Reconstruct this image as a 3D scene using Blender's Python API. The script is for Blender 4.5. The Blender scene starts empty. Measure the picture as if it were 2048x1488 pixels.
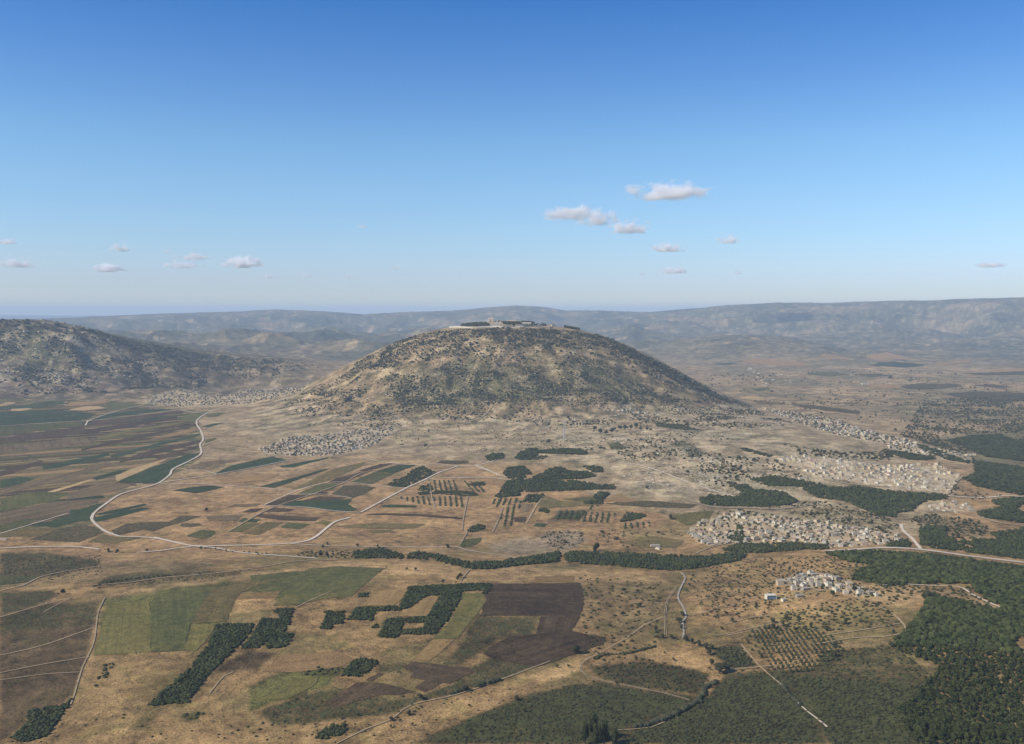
import bpy, math, random
import numpy as np
from mathutils.geometry import delaunay_2d_cdt
from mathutils import Vector

scene = bpy.context.scene
COL = scene.collection
R = math.radians

# ------------------------------------------------------------------ camera
HC = 470.0                     # camera height above the plain, metres
FPX = 1900.0                   # focal length in photo pixels (2048 wide)
HORIZON = 625.0
PITCH = math.atan((744.0 - HORIZON) / FPX)
cam_data = bpy.data.cameras.new('camera')
cam_data.sensor_width = 36.0
cam_data.lens = FPX / 2048.0 * 36.0
cam_data.clip_start = 1.0
cam_data.clip_end = 250000.0
cam = bpy.data.objects.new('camera', cam_data)
COL.objects.link(cam)
cam.location = (0, 0, HC)
cam.rotation_euler = (R(90) - PITCH, 0, 0)
scene.camera = cam

# ------------------------------------------------------------------ light and sky
SUN_EL, SUN_AZ = 38.0, -112.0    # azimuth clockwise from +Y (view direction): behind left
sx = math.sin(R(SUN_AZ)) * math.cos(R(SUN_EL))
sy = math.cos(R(SUN_AZ)) * math.cos(R(SUN_EL))
sz = math.sin(R(SUN_EL))
world = bpy.data.worlds.new('World')
scene.world = world
world.use_nodes = True
wn, wl = world.node_tree.nodes, world.node_tree.links
bg = wn['Background']
sky = wn.new('ShaderNodeTexSky')
sky.sky_type = 'NISHITA'
sky.sun_disc = False
sky.sun_elevation = R(SUN_EL)
sky.sun_rotation = R(SUN_AZ)
sky.altitude = 500
sky.air_density = 1.0
sky.dust_density = 0.6
sky.ozone_density = 2.2
# the day's own sky: deeper blue overhead, pale at the horizon, the same all the way round
tc = wn.new('ShaderNodeTexCoord')
sep = wn.new('ShaderNodeSeparateXYZ')
ramp = wn.new('ShaderNodeValToRGB')
mul = wn.new('ShaderNodeMixRGB'); mul.blend_type = 'MULTIPLY'; mul.inputs[0].default_value = 1.0
wl.new(tc.outputs['Generated'], sep.inputs[0])
wl.new(sep.outputs['Z'], ramp.inputs[0])
SKYRAMP = [(0.0, (1.0, 0.99, 1.0)), (0.006, (0.97, 0.97, 1.0)), (0.014, (0.82, 0.87, 1.0)), (0.024, (0.72, 0.79, 1.0)), (0.035, (0.70, 0.765, 1.0)), (0.075, (0.68, 0.81, 0.99)), (0.13, (0.65, 0.835, 1.0)), (0.17, (0.60, 0.83, 1.0)),
           (0.24, (0.41, 0.68, 0.99)), (0.31, (0.225, 0.56, 0.95)), (0.5, (0.17, 0.47, 0.88)), (1.0, (0.17, 0.47, 0.88))]
el = ramp.color_ramp.elements
el[0].position, el[0].color = SKYRAMP[0][0], (*SKYRAMP[0][1], 1)
el[1].position, el[1].color = SKYRAMP[-1][0], (*SKYRAMP[-1][1], 1)
for p_, c_ in SKYRAMP[1:-1]:
    e_ = el.new(p_); e_.color = (*c_, 1)
wl.new(sky.outputs[0], mul.inputs[1]); wl.new(ramp.outputs[0], mul.inputs[2])
wl.new(mul.outputs[0], bg.inputs[0])
bg.inputs[1].default_value = 0.15

sun_data = bpy.data.lights.new('sun', 'SUN')
sun_data.energy = 5.0
sun_data.angle = R(0.53)
sun_data.color = (1.0, 0.93, 0.80)
sun = bpy.data.objects.new('sun', sun_data)
COL.objects.link(sun)
sun.rotation_euler = Vector((sx, sy, sz)).to_track_quat('Z', 'Y').to_euler()

scene.view_settings.view_transform = 'Standard'
scene.view_settings.look = 'None'
scene.view_settings.gamma = 1.0
scene.view_settings.use_curve_mapping = False
scene.view_settings.exposure = 0.0
scene.cycles.use_denoising = True
scene.cycles.max_bounces = 16
scene.cycles.diffuse_bounces = 2
scene.cycles.volume_bounces = 14
scene.cycles.transparent_max_bounces = 24

# ------------------------------------------------------------------ maths helpers
rng = np.random.default_rng(7)
random.seed(7)
_P = np.random.default_rng(11).permutation(512).astype(np.int64)
_P = np.concatenate([_P, _P])
_ANG = np.random.default_rng(12).uniform(0, 2 * math.pi, 512)
_GX, _GY = np.cos(_ANG), np.sin(_ANG)

def perlin(x, y, seed=0):
    x = np.asarray(x, float) + seed * 17.31; y = np.asarray(y, float) - seed * 9.77
    xi = np.floor(x).astype(np.int64); yi = np.floor(y).astype(np.int64)
    xf = x - xi; yf = y - yi
    def g(ix, iy, dx, dy):
        h = _P[(_P[(ix + seed * 31) & 511] + iy) & 511]
        return _GX[h] * dx + _GY[h] * dy
    u = xf * xf * xf * (xf * (xf * 6 - 15) + 10); v = yf * yf * yf * (yf * (yf * 6 - 15) + 10)
    a = g(xi, yi, xf, yf); b = g(xi + 1, yi, xf - 1, yf)
    c = g(xi, yi + 1, xf, yf - 1); d = g(xi + 1, yi + 1, xf - 1, yf - 1)
    return (a + u * (b - a) + v * ((c + u * (d - c)) - (a + u * (b - a)))) * 1.5

def fbm(x, y, scale, octs=4, seed=0, gain=0.5):
    s = 0; a = 1.0; n = 0; f = 1.0 / scale
    for o in range(octs):
        s = s + a * perlin(np.asarray(x) * f, np.asarray(y) * f, seed + o * 3 + 1); n += a; a *= gain; f *= 2.03
    return s / n * 1.4

def ridged(x, y, scale, octs=4, seed=0):
    s = 0; a = 1.0; n = 0; f = 1.0 / scale
    for o in range(octs):
        s = s + a * (1 - np.abs(perlin(np.asarray(x) * f, np.asarray(y) * f, seed + o * 5 + 2)) * 2); n += a; a *= 0.5; f *= 2.1
    return s / n

def sstep(a, b, x):
    t = np.clip((x - a) / (b - a), 0, 1)
    return t * t * (3 - 2 * t)

def smax(a, b, k):
    h = np.clip(0.5 + 0.5 * (a - b) / k, 0, 1)
    return b + (a - b) * h + k * h * (1 - h)

_CP, _SP = math.cos(PITCH), math.sin(PITCH)
def ray(px, py):
    """photo pixel -> horizontal unit direction (dx, dy) and tangent of elevation"""
    u = (np.asarray(px, float) - 1024) / FPX; v = (744 - np.asarray(py, float)) / FPX
    X = u; Y = _CP + v * _SP; Z = -_SP + v * _CP
    L = np.hypot(X, Y)
    return X / L, Y / L, Z / L

def to_px(x, y, z):
    dz = z - HC
    dep = y * _CP - dz * _SP
    upc = y * _SP + dz * _CP
    dep = np.where(np.abs(dep) < 1, 1, dep)
    return 1024 + FPX * x / dep, 744 - FPX * upc / dep

# ------------------------------------------------------------------ terrain
CTRL = """0,1488,20 500,1488,25 1000,1488,28 1500,1488,30 2048,1488,45 -300,1488,20 2350,1488,50
0,1330,35 400,1330,38 800,1330,40 1150,1330,32 1430,1340,14 1700,1330,50 2048,1330,70 -300,1330,35 2350,1330,80
0,1200,45 300,1190,50 600,1170,55 900,1165,58 1150,1165,50 1340,1200,18 1370,1150,10 1420,1250,14 1500,1200,52 1620,1170,80 1750,1200,75 2048,1200,80 1450,1290,22 1550,1300,45
-300,1180,45 2350,1200,80 200,1165,50 500,1138,52 700,1132,52 900,1138,52 1200,1145,40
0,1100,4 200,1100,3 400,1104,3 600,1105,2 900,1108,2 1150,1105,2 1420,1118,8 1600,1110,50 1800,1108,55 2048,1125,58 -300,1100,4 2350,1130,60
0,1000,0 400,1000,0 800,1000,5 1200,1000,12 1500,1000,20 1700,1025,22 2000,1040,24 1300,1060,10 1550,1070,16 1800,1080,30 2048,1080,30
-300,950,0 0,900,0 400,900,0 700,920,10 1000,900,25 1300,900,45 1500,900,62 1700,920,48 1900,960,26 2048,930,4 2350,950,4
0,830,0 300,830,0 500,850,15 700,860,25 1100,850,35 1400,850,62 1550,858,72 1700,885,58 1800,905,46 1900,930,30 2048,860,0 2350,880,0 1600,825,0 1750,845,0 1900,880,0 1480,818,60
-300,830,0 300,800,0 450,800,12 560,790,45"""
ctrl = np.array([[float(v) for v in t.split(',')] for t in CTRL.split()])
_dx, _dy, _te = ray(ctrl[:, 0], ctrl[:, 1])
_rr = (ctrl[:, 2] - HC) / _te
CX, CY, CZ, CR = _dx * _rr, _dy * _rr, ctrl[:, 2], _rr

def base_height(x, y):
    num = np.zeros_like(x); den = np.full_like(x, 0.004)
    for cx, cy, cz, cr in zip(CX, CY, CZ, CR):
        s = 0.075 * cr + 25
        # kernels stretched along the line of sight, as the control rows are
        w = np.exp(-((x - cx) ** 2 + ((y - cy) * 0.8) ** 2) / (2 * s * s))
        num += w * cz; den += w
    return num / den

X0, Y0 = -35.0, 4800.0
PL = ([0, 130, 280, 405, 531, 657, 783, 910, 1036, 1200, 1400, 1700, 2100], [424, 412, 396, 369, 331, 273, 217, 149, 88, 55, 34, 14, 0])
PR = ([0, 126, 250, 378, 480, 606, 732, 858, 985, 1086, 1174, 1300, 1500], [424, 416, 402, 384, 358, 308, 252, 189, 118, 67, 30, 5, 0])
PF = ([0, 150, 240, 350, 600, 900, 1100, 1300, 1600, 1900], [424, 416, 400, 372, 280, 135, 66, 36, 16, 0])
def mountain(x, y):
    dx, dy = x - X0, y - Y0
    s = np.hypot(dx, dy) + 1e-6
    s2 = s * (1 + 0.05 * fbm(dx / s * 2 + 5, dy / s * 2, 1.0, 3, 40))
    side = (dx / s) ** 2
    zs = np.where(dx < 0, np.interp(s2, *PL), np.interp(s2, *PR))
    zf = np.interp(s2, *PF)
    h = side * zs + (1 - side) * zf
    am = np.clip(h / 424, 0, 1)
    return h + (fbm(x, y, 330, 4, 5) * 20 - np.abs(fbm(x + 0.5 * fbm(x, y, 500, 2, 47) * 400, y * 0.45, 260, 3, 44)) * 44) * np.clip(am * (1 - am) * 4, 0, 1) * np.clip(1 - side, 0.15, 1)

SIL_FAR = ([-700, -300, 0, 100, 200, 330, 480, 550, 640, 730, 800, 900, 960, 1030, 1080, 1130, 1200, 1300, 1400, 1450, 1560, 1650, 1760, 1850, 1950, 2048, 2400, 2800],
           [645, 640, 639, 636, 632, 627, 623, 619, 622, 629, 624, 622, 616, 611, 613, 621, 621, 624, 616, 611, 606, 607, 604, 603, 600, 599, 598, 600])
SIL_LEFT = ([-700, -300, 0, 60, 100, 160, 250, 330, 400, 500, 600, 700, 800, 900, 1000], [640, 640, 638, 637, 640, 650, 671, 685, 698, 710, 717, 729, 746, 770, 800])
def sil(px, tab, r):
    return HC - (np.interp(px, *tab) - HORIZON) / FPX * r

def height(x, y):
    r = np.hypot(x, y)
    px = 1024 + FPX * x / np.maximum(y, 1)
    near = base_height(x, y) * (1 - sstep(5200, 6400, r))
    h = smax(near, mountain(x, y), 12)
    # left hill
    w = fbm(x, y, 900, 4, 21)
    rc = 6850 + 250 * w
    up = sstep(5150, 1, 1) if False else np.clip((r - 5180 - 120 * w) / (rc - 5180), 0, 1)
    up = up ** 0.8 * (1.0 - 0.15 * np.sin(up * math.pi * 2)) ; up = np.clip(up, 0, 1)
    dn = 1 - sstep(rc + 200, 9200, r)
    zl = np.maximum(sil(px, SIL_LEFT, rc), 0) * up * dn
    gul = np.abs(fbm(x, y, 700, 4, 23))
    zl = zl * (1 + 0.0 * gul) - gul * 95 * (up * (1 - up) * 4) * (px < 950)
    zl = np.where(px < 1000, zl, 0)
    h = smax(h, zl, 14)
    # rolling country behind
    far = sstep(7600, 9800, r)
    hills = np.clip(ridged(x, y, 3600, 5, 31) * 1.1 - 0.05, 0, 2) ** 1.3 * 300 * far
    hills = hills * np.where(px > 1250, 1 - 0.75 * sstep(1250, 1420, px) * (1 - sstep(11500, 15500, r)), 1)
    # rounded foothill right of the mountain
    mx = (px - 1480) / 190; mr = (r - 11300) / 1300
    mound = 215 * np.exp(-(mx ** 2) ** 1.2 - mr ** 2) * (1 + 0.15 * fbm(x, y, 700, 4, 33))
    h = smax(h, np.maximum(hills, mound), 25)
    # far range
    R0 = 20500 + 900 * fbm(x, y, 4000, 2, 35)
    start = np.where(px > 1250, 12300, 13500)
    up = sstep(0, 1, np.clip((r - start) / (R0 - start), 0, 1))
    zf = np.maximum(sil(px, SIL_FAR, R0), 30) * up * (1 - 0.7 * sstep(R0, R0 + 5000, r))
    gul = np.abs(fbm(x, y, 1800, 5, 37))
    zf = zf - gul * 420 * (up * (1 - up) * 4) + fbm(x, y, 900, 4, 38) * 40 * up * (1 - up) * 4 + fbm(x, y, 500, 3, 39) * 10 * up
    h = smax(h, zf, 20)
    # last faint ridge
    z3 = (HC - (np.interp(px, [-700, 0, 200, 400, 2800], [628, 631, 633, 640, 640]) - HORIZON) / FPX * 42000) * sstep(36000, 42000, r)
    h = np.maximum(h, z3)
    # small relief
    am = 0.5 + 3.0 * sstep(2600, 5200, r) * (1 - sstep(0, 60, 60 - h)) + 3 * sstep(7000, 11000, r)
    return h + fbm(x, y, 170, 3, 3) * am

deg = np.concatenate([np.linspace(-46, -29.5, 40, endpoint=False), np.linspace(-29.5, 29.5, 620, endpoint=False), np.linspace(29.5, 46, 41)])
TH = np.radians(deg)
rs = [640.0]
while rs[-1] < 60000:
    r_ = rs[-1]
    k = FPX * HC
    if r_ < 9500: step = min(r_ * r_ / k * 2.7, 17 + max(0, r_ - 5500) * 0.006)
    else: step = 42 + (r_ - 9500) * 0.011
    rs.append(r_ + step)
RS = np.array(rs)
TT, RR = np.meshgrid(TH, RS)
GXX, GYY = np.sin(TT) * RR, np.cos(TT) * RR
GZ = height(GXX, GYY)
print('terrain', GZ.shape)

def hz(x, y):
    """height of the terrain mesh at plan points"""
    x = np.asarray(x, float); y = np.asarray(y, float)
    t = np.interp(np.arctan2(x, y), TH, np.arange(len(TH))); r = np.interp(np.hypot(x, y), RS, np.arange(len(RS)))
    i = np.clip(r.astype(int), 0, len(RS) - 2); j = np.clip(t.astype(int), 0, len(TH) - 2)
    a = r - i; b = t - j
    return (GZ[i, j] * (1 - a) * (1 - b) + GZ[i + 1, j] * a * (1 - b) + GZ[i, j + 1] * (1 - a) * b + GZ[i + 1, j + 1] * a * b)

def ground_at(px, py):
    """photo pixels -> plan points where the line of sight meets the terrain"""
    px = np.atleast_1d(np.asarray(px, float)); py = np.atleast_1d(np.asarray(py, float))
    dx, dy, te = ray(px, py)
    t = np.clip(np.interp(np.arctan2(dx, dy), TH, np.arange(len(TH))), 0, len(TH) - 1.001)
    j = t.astype(int); b = t - j
    H = GZ[:, j] * (1 - b) + GZ[:, j + 1] * b
    D = HC + RS[:, None] * te[None, :] - H
    below = D < 0
    below[-1] = True
    i = np.maximum(below.argmax(axis=0), 1)
    n = np.arange(len(px))
    d0, d1 = D[i - 1, n], D[i, n]
    f = np.clip(d0 / np.where(d0 - d1 == 0, 1, d0 - d1), 0, 1)
    r = RS[i - 1] + (RS[i] - RS[i - 1]) * f
    return np.stack([dx * r, dy * r], 1)

FR = {'A': (0, 780, 450 / 2048), 'B': (400, 830, 600 / 2048), 'C': (900, 800, 600 / 2048), 'D': (1400, 850, 648 / 2048), 'E': (0, 1080, 600 / 2048),
      'F': (500, 1080, 600 / 2048), 'G': (1000, 1080, 550 / 2006), 'H': (1450, 1080, 598 / 2048), 'I': (1380, 700, 668 / 2048), 'J': (0, 800, 700 / 2048),
      'K': (1480, 1100, 300 / 2029), 'L': (1750, 1040, 298 / 1705), 'N': (600, 600, 700 / 2048), 'V': (240, 760, 420 / 2048), 'O': (1360, 1000, 500 / 2048),
      'Q': (880, 620, 300 / 2048), 'P': (0, 0, 1)}
def parse(s):
    """'A 0,1 2,3 ...' -> photo pixels: a survey sheet letter, then points on it"""
    t = s.split()
    ox, oy, k = FR[t[0]]
    return np.array([[ox + float(a.split(',')[0]) * k, oy + float(a.split(',')[1]) * k] for a in t[1:]])

def inside(poly, x, y):
    c = np.zeros(np.shape(x), bool); n = len(poly)
    for i in range(n):
        x1, y1 = poly[i]; x2, y2 = poly[(i + 1) % n]
        if y1 == y2: continue
        c ^= ((y1 > y) != (y2 > y)) & (x < (x2 - x1) * (y - y1) / (y2 - y1) + x1)
    return c
# ------------------------------------------------------------------ materials
MATS = {}
WARM = (1.24, 1.08, 0.79)   # warm tint multiplied into ground and field colours to offset blue sky fill
def nodes_of(name, rough=0.95, spec=0.12):
    m = bpy.data.materials.new(name); m.use_nodes = True
    nt = m.node_tree; b = nt.nodes['Principled BSDF']
    b.inputs['Roughness'].default_value = rough
    b.inputs['Specular IOR Level'].default_value = spec
    MATS[name] = m
    return m, nt, nt.nodes, nt.links, b

def noise(n, l, vec, scale, detail=4, rough=0.6, dist=0.0):
    t = n.new('ShaderNodeTexNoise'); t.inputs['Scale'].default_value = scale; t.inputs['Detail'].default_value = detail
    t.inputs['Roughness'].default_value = rough; t.inputs['Distortion'].default_value = dist
    l.new(vec, t.inputs['Vector']); return t.outputs['Fac']

def mrange(n, l, v, a, b, c, d, clamp=True):
    t = n.new('ShaderNodeMapRange'); t.clamp = clamp
    for i, q in enumerate((a, b, c, d)): t.inputs[i + 1].default_value = q
    l.new(v, t.inputs[0]); return t.outputs[0]

def mathn(n, l, op, a, b=None):
    t = n.new('ShaderNodeMath'); t.operation = op
    for i, q in enumerate((a, b)):
        if q is None: continue
        if isinstance(q, (int, float)): t.inputs[i].default_value = q
        else: l.new(q, t.inputs[i])
    return t.outputs[0]

def mix(n, l, fac, a, b, mode='MIX'):
    t = n.new('ShaderNodeMixRGB'); t.blend_type = mode
    for i, q in enumerate((fac, a, b)):
        if isinstance(q, (int, float)): t.inputs[i].default_value = q
        elif isinstance(q, tuple): t.inputs[i].default_value = (*q, 1)
        else: l.new(q, t.inputs[i])
    return t.outputs[0]

def bump(n, l, h, strength, dist, b):
    t = n.new('ShaderNodeBump'); t.inputs['Strength'].default_value = strength; t.inputs['Distance'].default_value = dist
    l.new(h, t.inputs['Height']); l.new(t.outputs[0], b.inputs['Normal'])

def ground_material():
    m, nt, n, l, b = nodes_of('dry_ground')
    pos = n.new('ShaderNodeNewGeometry').outputs['Position']
    at = n.new('ShaderNodeVertexColor'); at.layer_name = 'tint'
    mk = n.new('ShaderNodeVertexColor'); mk.layer_name = 'cover'
    sp = n.new('ShaderNodeSeparateColor'); l.new(mk.outputs[0], sp.inputs[0])
    scrub, rock, rough = sp.outputs[0], sp.outputs[1], sp.outputs[2]
    n1 = noise(n, l, pos, 0.012, 6, 0.62)        # 80 m patches
    n2 = noise(n, l, pos, 0.06, 5, 0.65)         # 16 m
    n3 = noise(n, l, pos, 0.33, 4, 0.7)          # 3 m
    v = mathn(n, l, 'ADD', mrange(n, l, n1, 0.3, 0.7, -0.36, 0.36), mrange(n, l, n2, 0.3, 0.7, -0.44, 0.44))
    v = mathn(n, l, 'ADD', v, mrange(n, l, n3, 0.3, 0.7, -0.44, 0.44))
    v = mathn(n, l, 'ADD', v, 1.0)
    c = mix(n, l, 1.0, at.outputs[0], mix(n, l, 1.0, (1, 1, 1), v, 'MULTIPLY'), 'MULTIPLY')
    # warmer and greener patches of dry grass
    n4 = noise(n, l, pos, 0.021, 5, 0.6, 0.6)
    c = mix(n, l, mrange(n, l, n4, 0.52, 0.66, 0, 0.5), c, mix(n, l, 1.0, c, (0.62, 0.80, 0.55), 'MULTIPLY'))
    # low scrub flecks
    vo = noise(n, l, pos, 0.085, 3, 0.75, 0.4)
    vo2 = noise(n, l, pos, 0.22, 3, 0.7)
    s = mathn(n, l, 'ADD', mathn(n, l, 'MULTIPLY', vo, 0.55), mathn(n, l, 'MULTIPLY', vo2, 0.45))
    thr = mathn(n, l, 'SUBTRACT', 0.70, mathn(n, l, 'MULTIPLY', scrub, 0.27))
    f = mathn(n, l, 'MULTIPLY', mathn(n, l, 'SUBTRACT', s, thr), 16.0)
    f = mrange(n, l, f, 0, 1, 0, 0.85)
    c = mix(n, l, f, c, mix(n, l, n2, (0.045, 0.060, 0.030), (0.085, 0.095, 0.045)))
    # pale stones
    r1 = noise(n, l, pos, 0.13, 3, 0.8, 1.2)
    r2 = noise(n, l, pos, 0.02, 3, 0.6)
    rr = mathn(n, l, 'ADD', mathn(n, l, 'MULTIPLY', r1, 0.7), mathn(n, l, 'MULTIPLY', r2, 0.3))
    rthr = mathn(n, l, 'SUBTRACT', 0.72, mathn(n, l, 'MULTIPLY', rock, 0.24))
    rf = mrange(n, l, mathn(n, l, 'MULTIPLY', mathn(n, l, 'SUBTRACT', rr, rthr), 18.0), 0, 1, 0, 0.8)
    c = mix(n, l, rf, c, (0.50, 0.44, 0.36))
    c = mix(n, l, 1.0, c, WARM, 'MULTIPLY')
    l.new(c, b.inputs['Base Color'])
    h = mathn(n, l, 'ADD', mathn(n, l, 'MULTIPLY', n2, 1.4), mathn(n, l, 'MULTIPLY', n3, 0.8))
    h = mathn(n, l, 'ADD', h, mathn(n, l, 'MULTIPLY', f, 0.8))
    bump(n, l, h, 0.9, 2.0, b)
    return m
ground_material()

def field_material(name, col, col2, streak=0.35, fleck=0.3, dark=(0.03, 0.04, 0.02)):
    """a worked field: colour drifts in patches, tool rows run along the U direction"""
    m, nt, n, l, b = nodes_of(name)
    pos = n.new('ShaderNodeNewGeometry').outputs['Position']
    uv = n.new('ShaderNodeUVMap').outputs[0]
    inf = n.new('ShaderNodeObjectInfo')
    mp = n.new('ShaderNodeMapping'); mp.inputs['Scale'].default_value = (0.006, 0.22, 1); l.new(uv, mp.inputs[0])
    st = noise(n, l, mp.outputs[0], 1.0, 5, 0.7)
    mp2 = n.new('ShaderNodeMapping'); mp2.inputs['Scale'].default_value = (0.004, 0.045, 1); l.new(uv, mp2.inputs[0])
    st2 = noise(n, l, mp2.outputs[0], 1.0, 3, 0.6)
    n1 = noise(n, l, pos, 0.014, 5, 0.6)
    n2 = noise(n, l, pos, 0.09, 5, 0.7)
    n3 = noise(n, l, pos, 0.4, 4, 0.7)
    fac = mathn(n, l, 'ADD', mrange(n, l, n1, 0.35, 0.65, 0, 0.6), mrange(n, l, n2, 0.35, 0.65, -0.1, 0.45))
    c = mix(n, l, mrange(n, l, fac, 0, 1, 0, 1), col, col2)
    v = mathn(n, l, 'ADD', mrange(n, l, st, 0.3, 0.7, -streak, streak), mrange(n, l, st2, 0.3, 0.7, -streak, streak))
    v = mathn(n, l, 'ADD', v, mrange(n, l, n3, 0.3, 0.7, -0.42, 0.42))
    v = mathn(n, l, 'ADD', v, mrange(n, l, n2, 0.3, 0.7, -0.25, 0.25))
    v = mathn(n, l, 'ADD', v, mrange(n, l, inf.outputs['Random'], 0, 1, 0.86, 1.16))
    c = mix(n, l, 1.0, c, mix(n, l, 1.0, (1, 1, 1), v, 'MULTIPLY'), 'MULTIPLY')
    s = noise(n, l, pos, 0.16, 4, 0.75, 0.5)
    c = mix(n, l, mrange(n, l, s, 0.64 - fleck * 0.18, 0.70 - fleck * 0.18, 0, 0.7), c, dark)
    s2 = noise(n, l, pos, 0.11, 4, 0.75, 1.5)
    c = mix(n, l, mrange(n, l, s2, 0.66, 0.72, 0, 0.55), c, (0.30, 0.23, 0.14))
    c = mix(n, l, 1.0, c, WARM, 'MULTIPLY')
    l.new(c, b.inputs['Base Color'])
    h = mathn(n, l, 'ADD', mathn(n, l, 'MULTIPLY', st, 0.8), n2)
    h = mathn(n, l, 'ADD', h, n3)
    bump(n, l, h, 0.8, 1.2, b)
    return m
FT = {  # survey letters for what grows or lies on a field
 't': ('stubble_field', (0.265, 0.180, 0.105), (0.185, 0.135, 0.075), 0.14, 0.25, (0.12, 0.11, 0.06)),
 'l': ('straw_field', (0.42, 0.32, 0.20), (0.34, 0.25, 0.15), 0.12, 0.0, (0.2, 0.15, 0.08)),
 'c': ('ochre_field', (0.25, 0.175, 0.092), (0.19, 0.14, 0.072), 0.16, 0.1, (0.10, 0.10, 0.05)),
 'o': ('olive_field', (0.105, 0.098, 0.047), (0.165, 0.128, 0.062), 0.16, 0.5, (0.05, 0.06, 0.03)),
 'y': ('young_crop_field', (0.086, 0.092, 0.036), (0.140, 0.122, 0.052), 0.14, 0.25, (0.05, 0.06, 0.03)),
 'g': ('green_field', (0.056, 0.070, 0.030), (0.105, 0.102, 0.044), 0.15, 0.4, (0.03, 0.045, 0.025)),
 'd': ('dark_crop_field', (0.024, 0.046, 0.024), (0.048, 0.066, 0.032), 0.2, 0.3, (0.012, 0.022, 0.014)),
 'b': ('ploughed_field', (0.050, 0.038, 0.027), (0.082, 0.060, 0.040), 0.3, 0.3, (0.03, 0.026, 0.024)),
 'm': ('fallow_field', (0.165, 0.126, 0.080), (0.120, 0.098, 0.064), 0.25, 0.5, (0.05, 0.05, 0.035)),
 'k': ('scrubby_field', (0.088, 0.080, 0.045), (0.150, 0.118, 0.065), 0.1, 1.1, (0.022, 0.028, 0.018)),
 'n': ('bushy_field', (0.056, 0.060, 0.030), (0.098, 0.088, 0.044), 0.1, 0.9, (0.018, 0.024, 0.013)),
}
for k_, (nm_, a_, b_, s_, f_, dk_) in FT.items(): field_material(nm_, a_, b_, s_, f_, dk_)

def plain_material(name, col, var=0.25, scale=0.4, rough=0.9):
    m, nt, n, l, b = nodes_of(name, rough)
    pos = n.new('ShaderNodeNewGeometry').outputs['Position']
    inf = n.new('ShaderNodeObjectInfo')
    a = noise(n, l, pos, scale, 5, 0.65)
    v = mathn(n, l, 'ADD', mrange(n, l, a, 0.3, 0.7, -var, var), mrange(n, l, inf.outputs['Random'], 0, 1, 0.88, 1.1))
    l.new(mix(n, l, 1.0, col, mix(n, l, 1.0, (1, 1, 1), v, 'MULTIPLY'), 'MULTIPLY'), b.inputs['Base Color'])
    return m
plain_material('gravel_road', (0.60, 0.49, 0.35), 0.16, 0.05)
plain_material('earth_track', (0.37, 0.27, 0.155), 0.3, 0.08)
plain_material('verge_earth', (0.33, 0.25, 0.16), 0.3, 0.06)
plain_material('asphalt', (0.30, 0.27, 0.24), 0.1, 0.05)
plain_material('stream_stones', (0.40, 0.34, 0.26), 0.4, 0.12)
plain_material('trunk_bark', (0.09, 0.065, 0.045), 0.3, 1.0)

def leaf_material(name, ca, cb, low=0.55, scale=0.05):
    """foliage: tone by tree (vertex tone), clumps by noise"""
    m, nt, n, l, b = nodes_of(name, 0.85, 0.1)
    pos = n.new('ShaderNodeNewGeometry').outputs['Position']
    at = n.new('ShaderNodeVertexColor'); at.layer_name = 'tone'
    sp = n.new('ShaderNodeSeparateColor'); l.new(at.outputs[0], sp.inputs[0])
    a = noise(n, l, pos, 0.6, 3, 0.7); c2 = noise(n, l, pos, scale, 3, 0.6)
    f = mathn(n, l, 'ADD', mathn(n, l, 'MULTIPLY', sp.outputs[0], 0.75), mrange(n, l, c2, 0.35, 0.65, -0.1, 0.35))
    c = mix(n, l, mrange(n, l, f, 0, 1, 0, 1), ca, cb)
    v = mrange(n, l, a, 0.3, 0.7, low, 1.45)
    l.new(mix(n, l, 1.0, c, mix(n, l, 1.0, (1, 1, 1), v, 'MULTIPLY'), 'MULTIPLY'), b.inputs['Base Color'])
    return m
leaf_material('pine_foliage', (0.020, 0.029, 0.012), (0.072, 0.077, 0.028), 0.4)
leaf_material('wood_foliage', (0.024, 0.034, 0.011), (0.082, 0.088, 0.028), 0.4)
leaf_material('scrub_foliage', (0.030, 0.034, 0.015), (0.078, 0.074, 0.032))
leaf_material('olive_foliage', (0.046, 0.058, 0.026), (0.088, 0.098, 0.044))
leaf_material('oak_foliage', (0.034, 0.039, 0.020), (0.082, 0.080, 0.042))

# ------------------------------------------------------------------ mesh building
def mesh_from(name, V, T, mat_idx=None, mats=(), tone=None, uv=None, smooth=False, tint=None, cover=None):
    V = np.asarray(V, np.float32).reshape(-1, 3); T = np.asarray(T, np.int32)
    k = T.shape[1]
    me = bpy.data.meshes.new(name)
    me.vertices.add(len(V)); me.vertices.foreach_set('co', V.ravel())
    me.loops.add(T.size); me.loops.foreach_set('vertex_index', T.ravel())
    me.polygons.add(len(T)); me.polygons.foreach_set('loop_start', np.arange(0, T.size, k, dtype=np.int32))
    if mat_idx is not None: me.polygons.foreach_set('material_index', np.asarray(mat_idx, np.int32))
    me.polygons.foreach_set('use_smooth', np.full(len(T), smooth))
    for m in mats: me.materials.append(MATS[m])
    for nm, arr in (('tone', tone), ('tint', tint), ('cover', cover)):
        if arr is None: continue
        arr = np.asarray(arr, np.float32)
        if arr.ndim == 1: arr = np.repeat(arr[:, None], 3, 1)
        arr = np.concatenate([arr, np.ones((len(arr), 1), np.float32)], 1)
        ca = me.color_attributes.new(nm, 'FLOAT_COLOR', 'POINT'); ca.data.foreach_set('color', arr.ravel())
    if uv is not None:
        ul = me.uv_layers.new(name='UVMap'); ul.data.foreach_set('uv', np.asarray(uv, np.float32)[T.ravel()].ravel())
    me.update(calc_edges=True)
    return me

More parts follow.
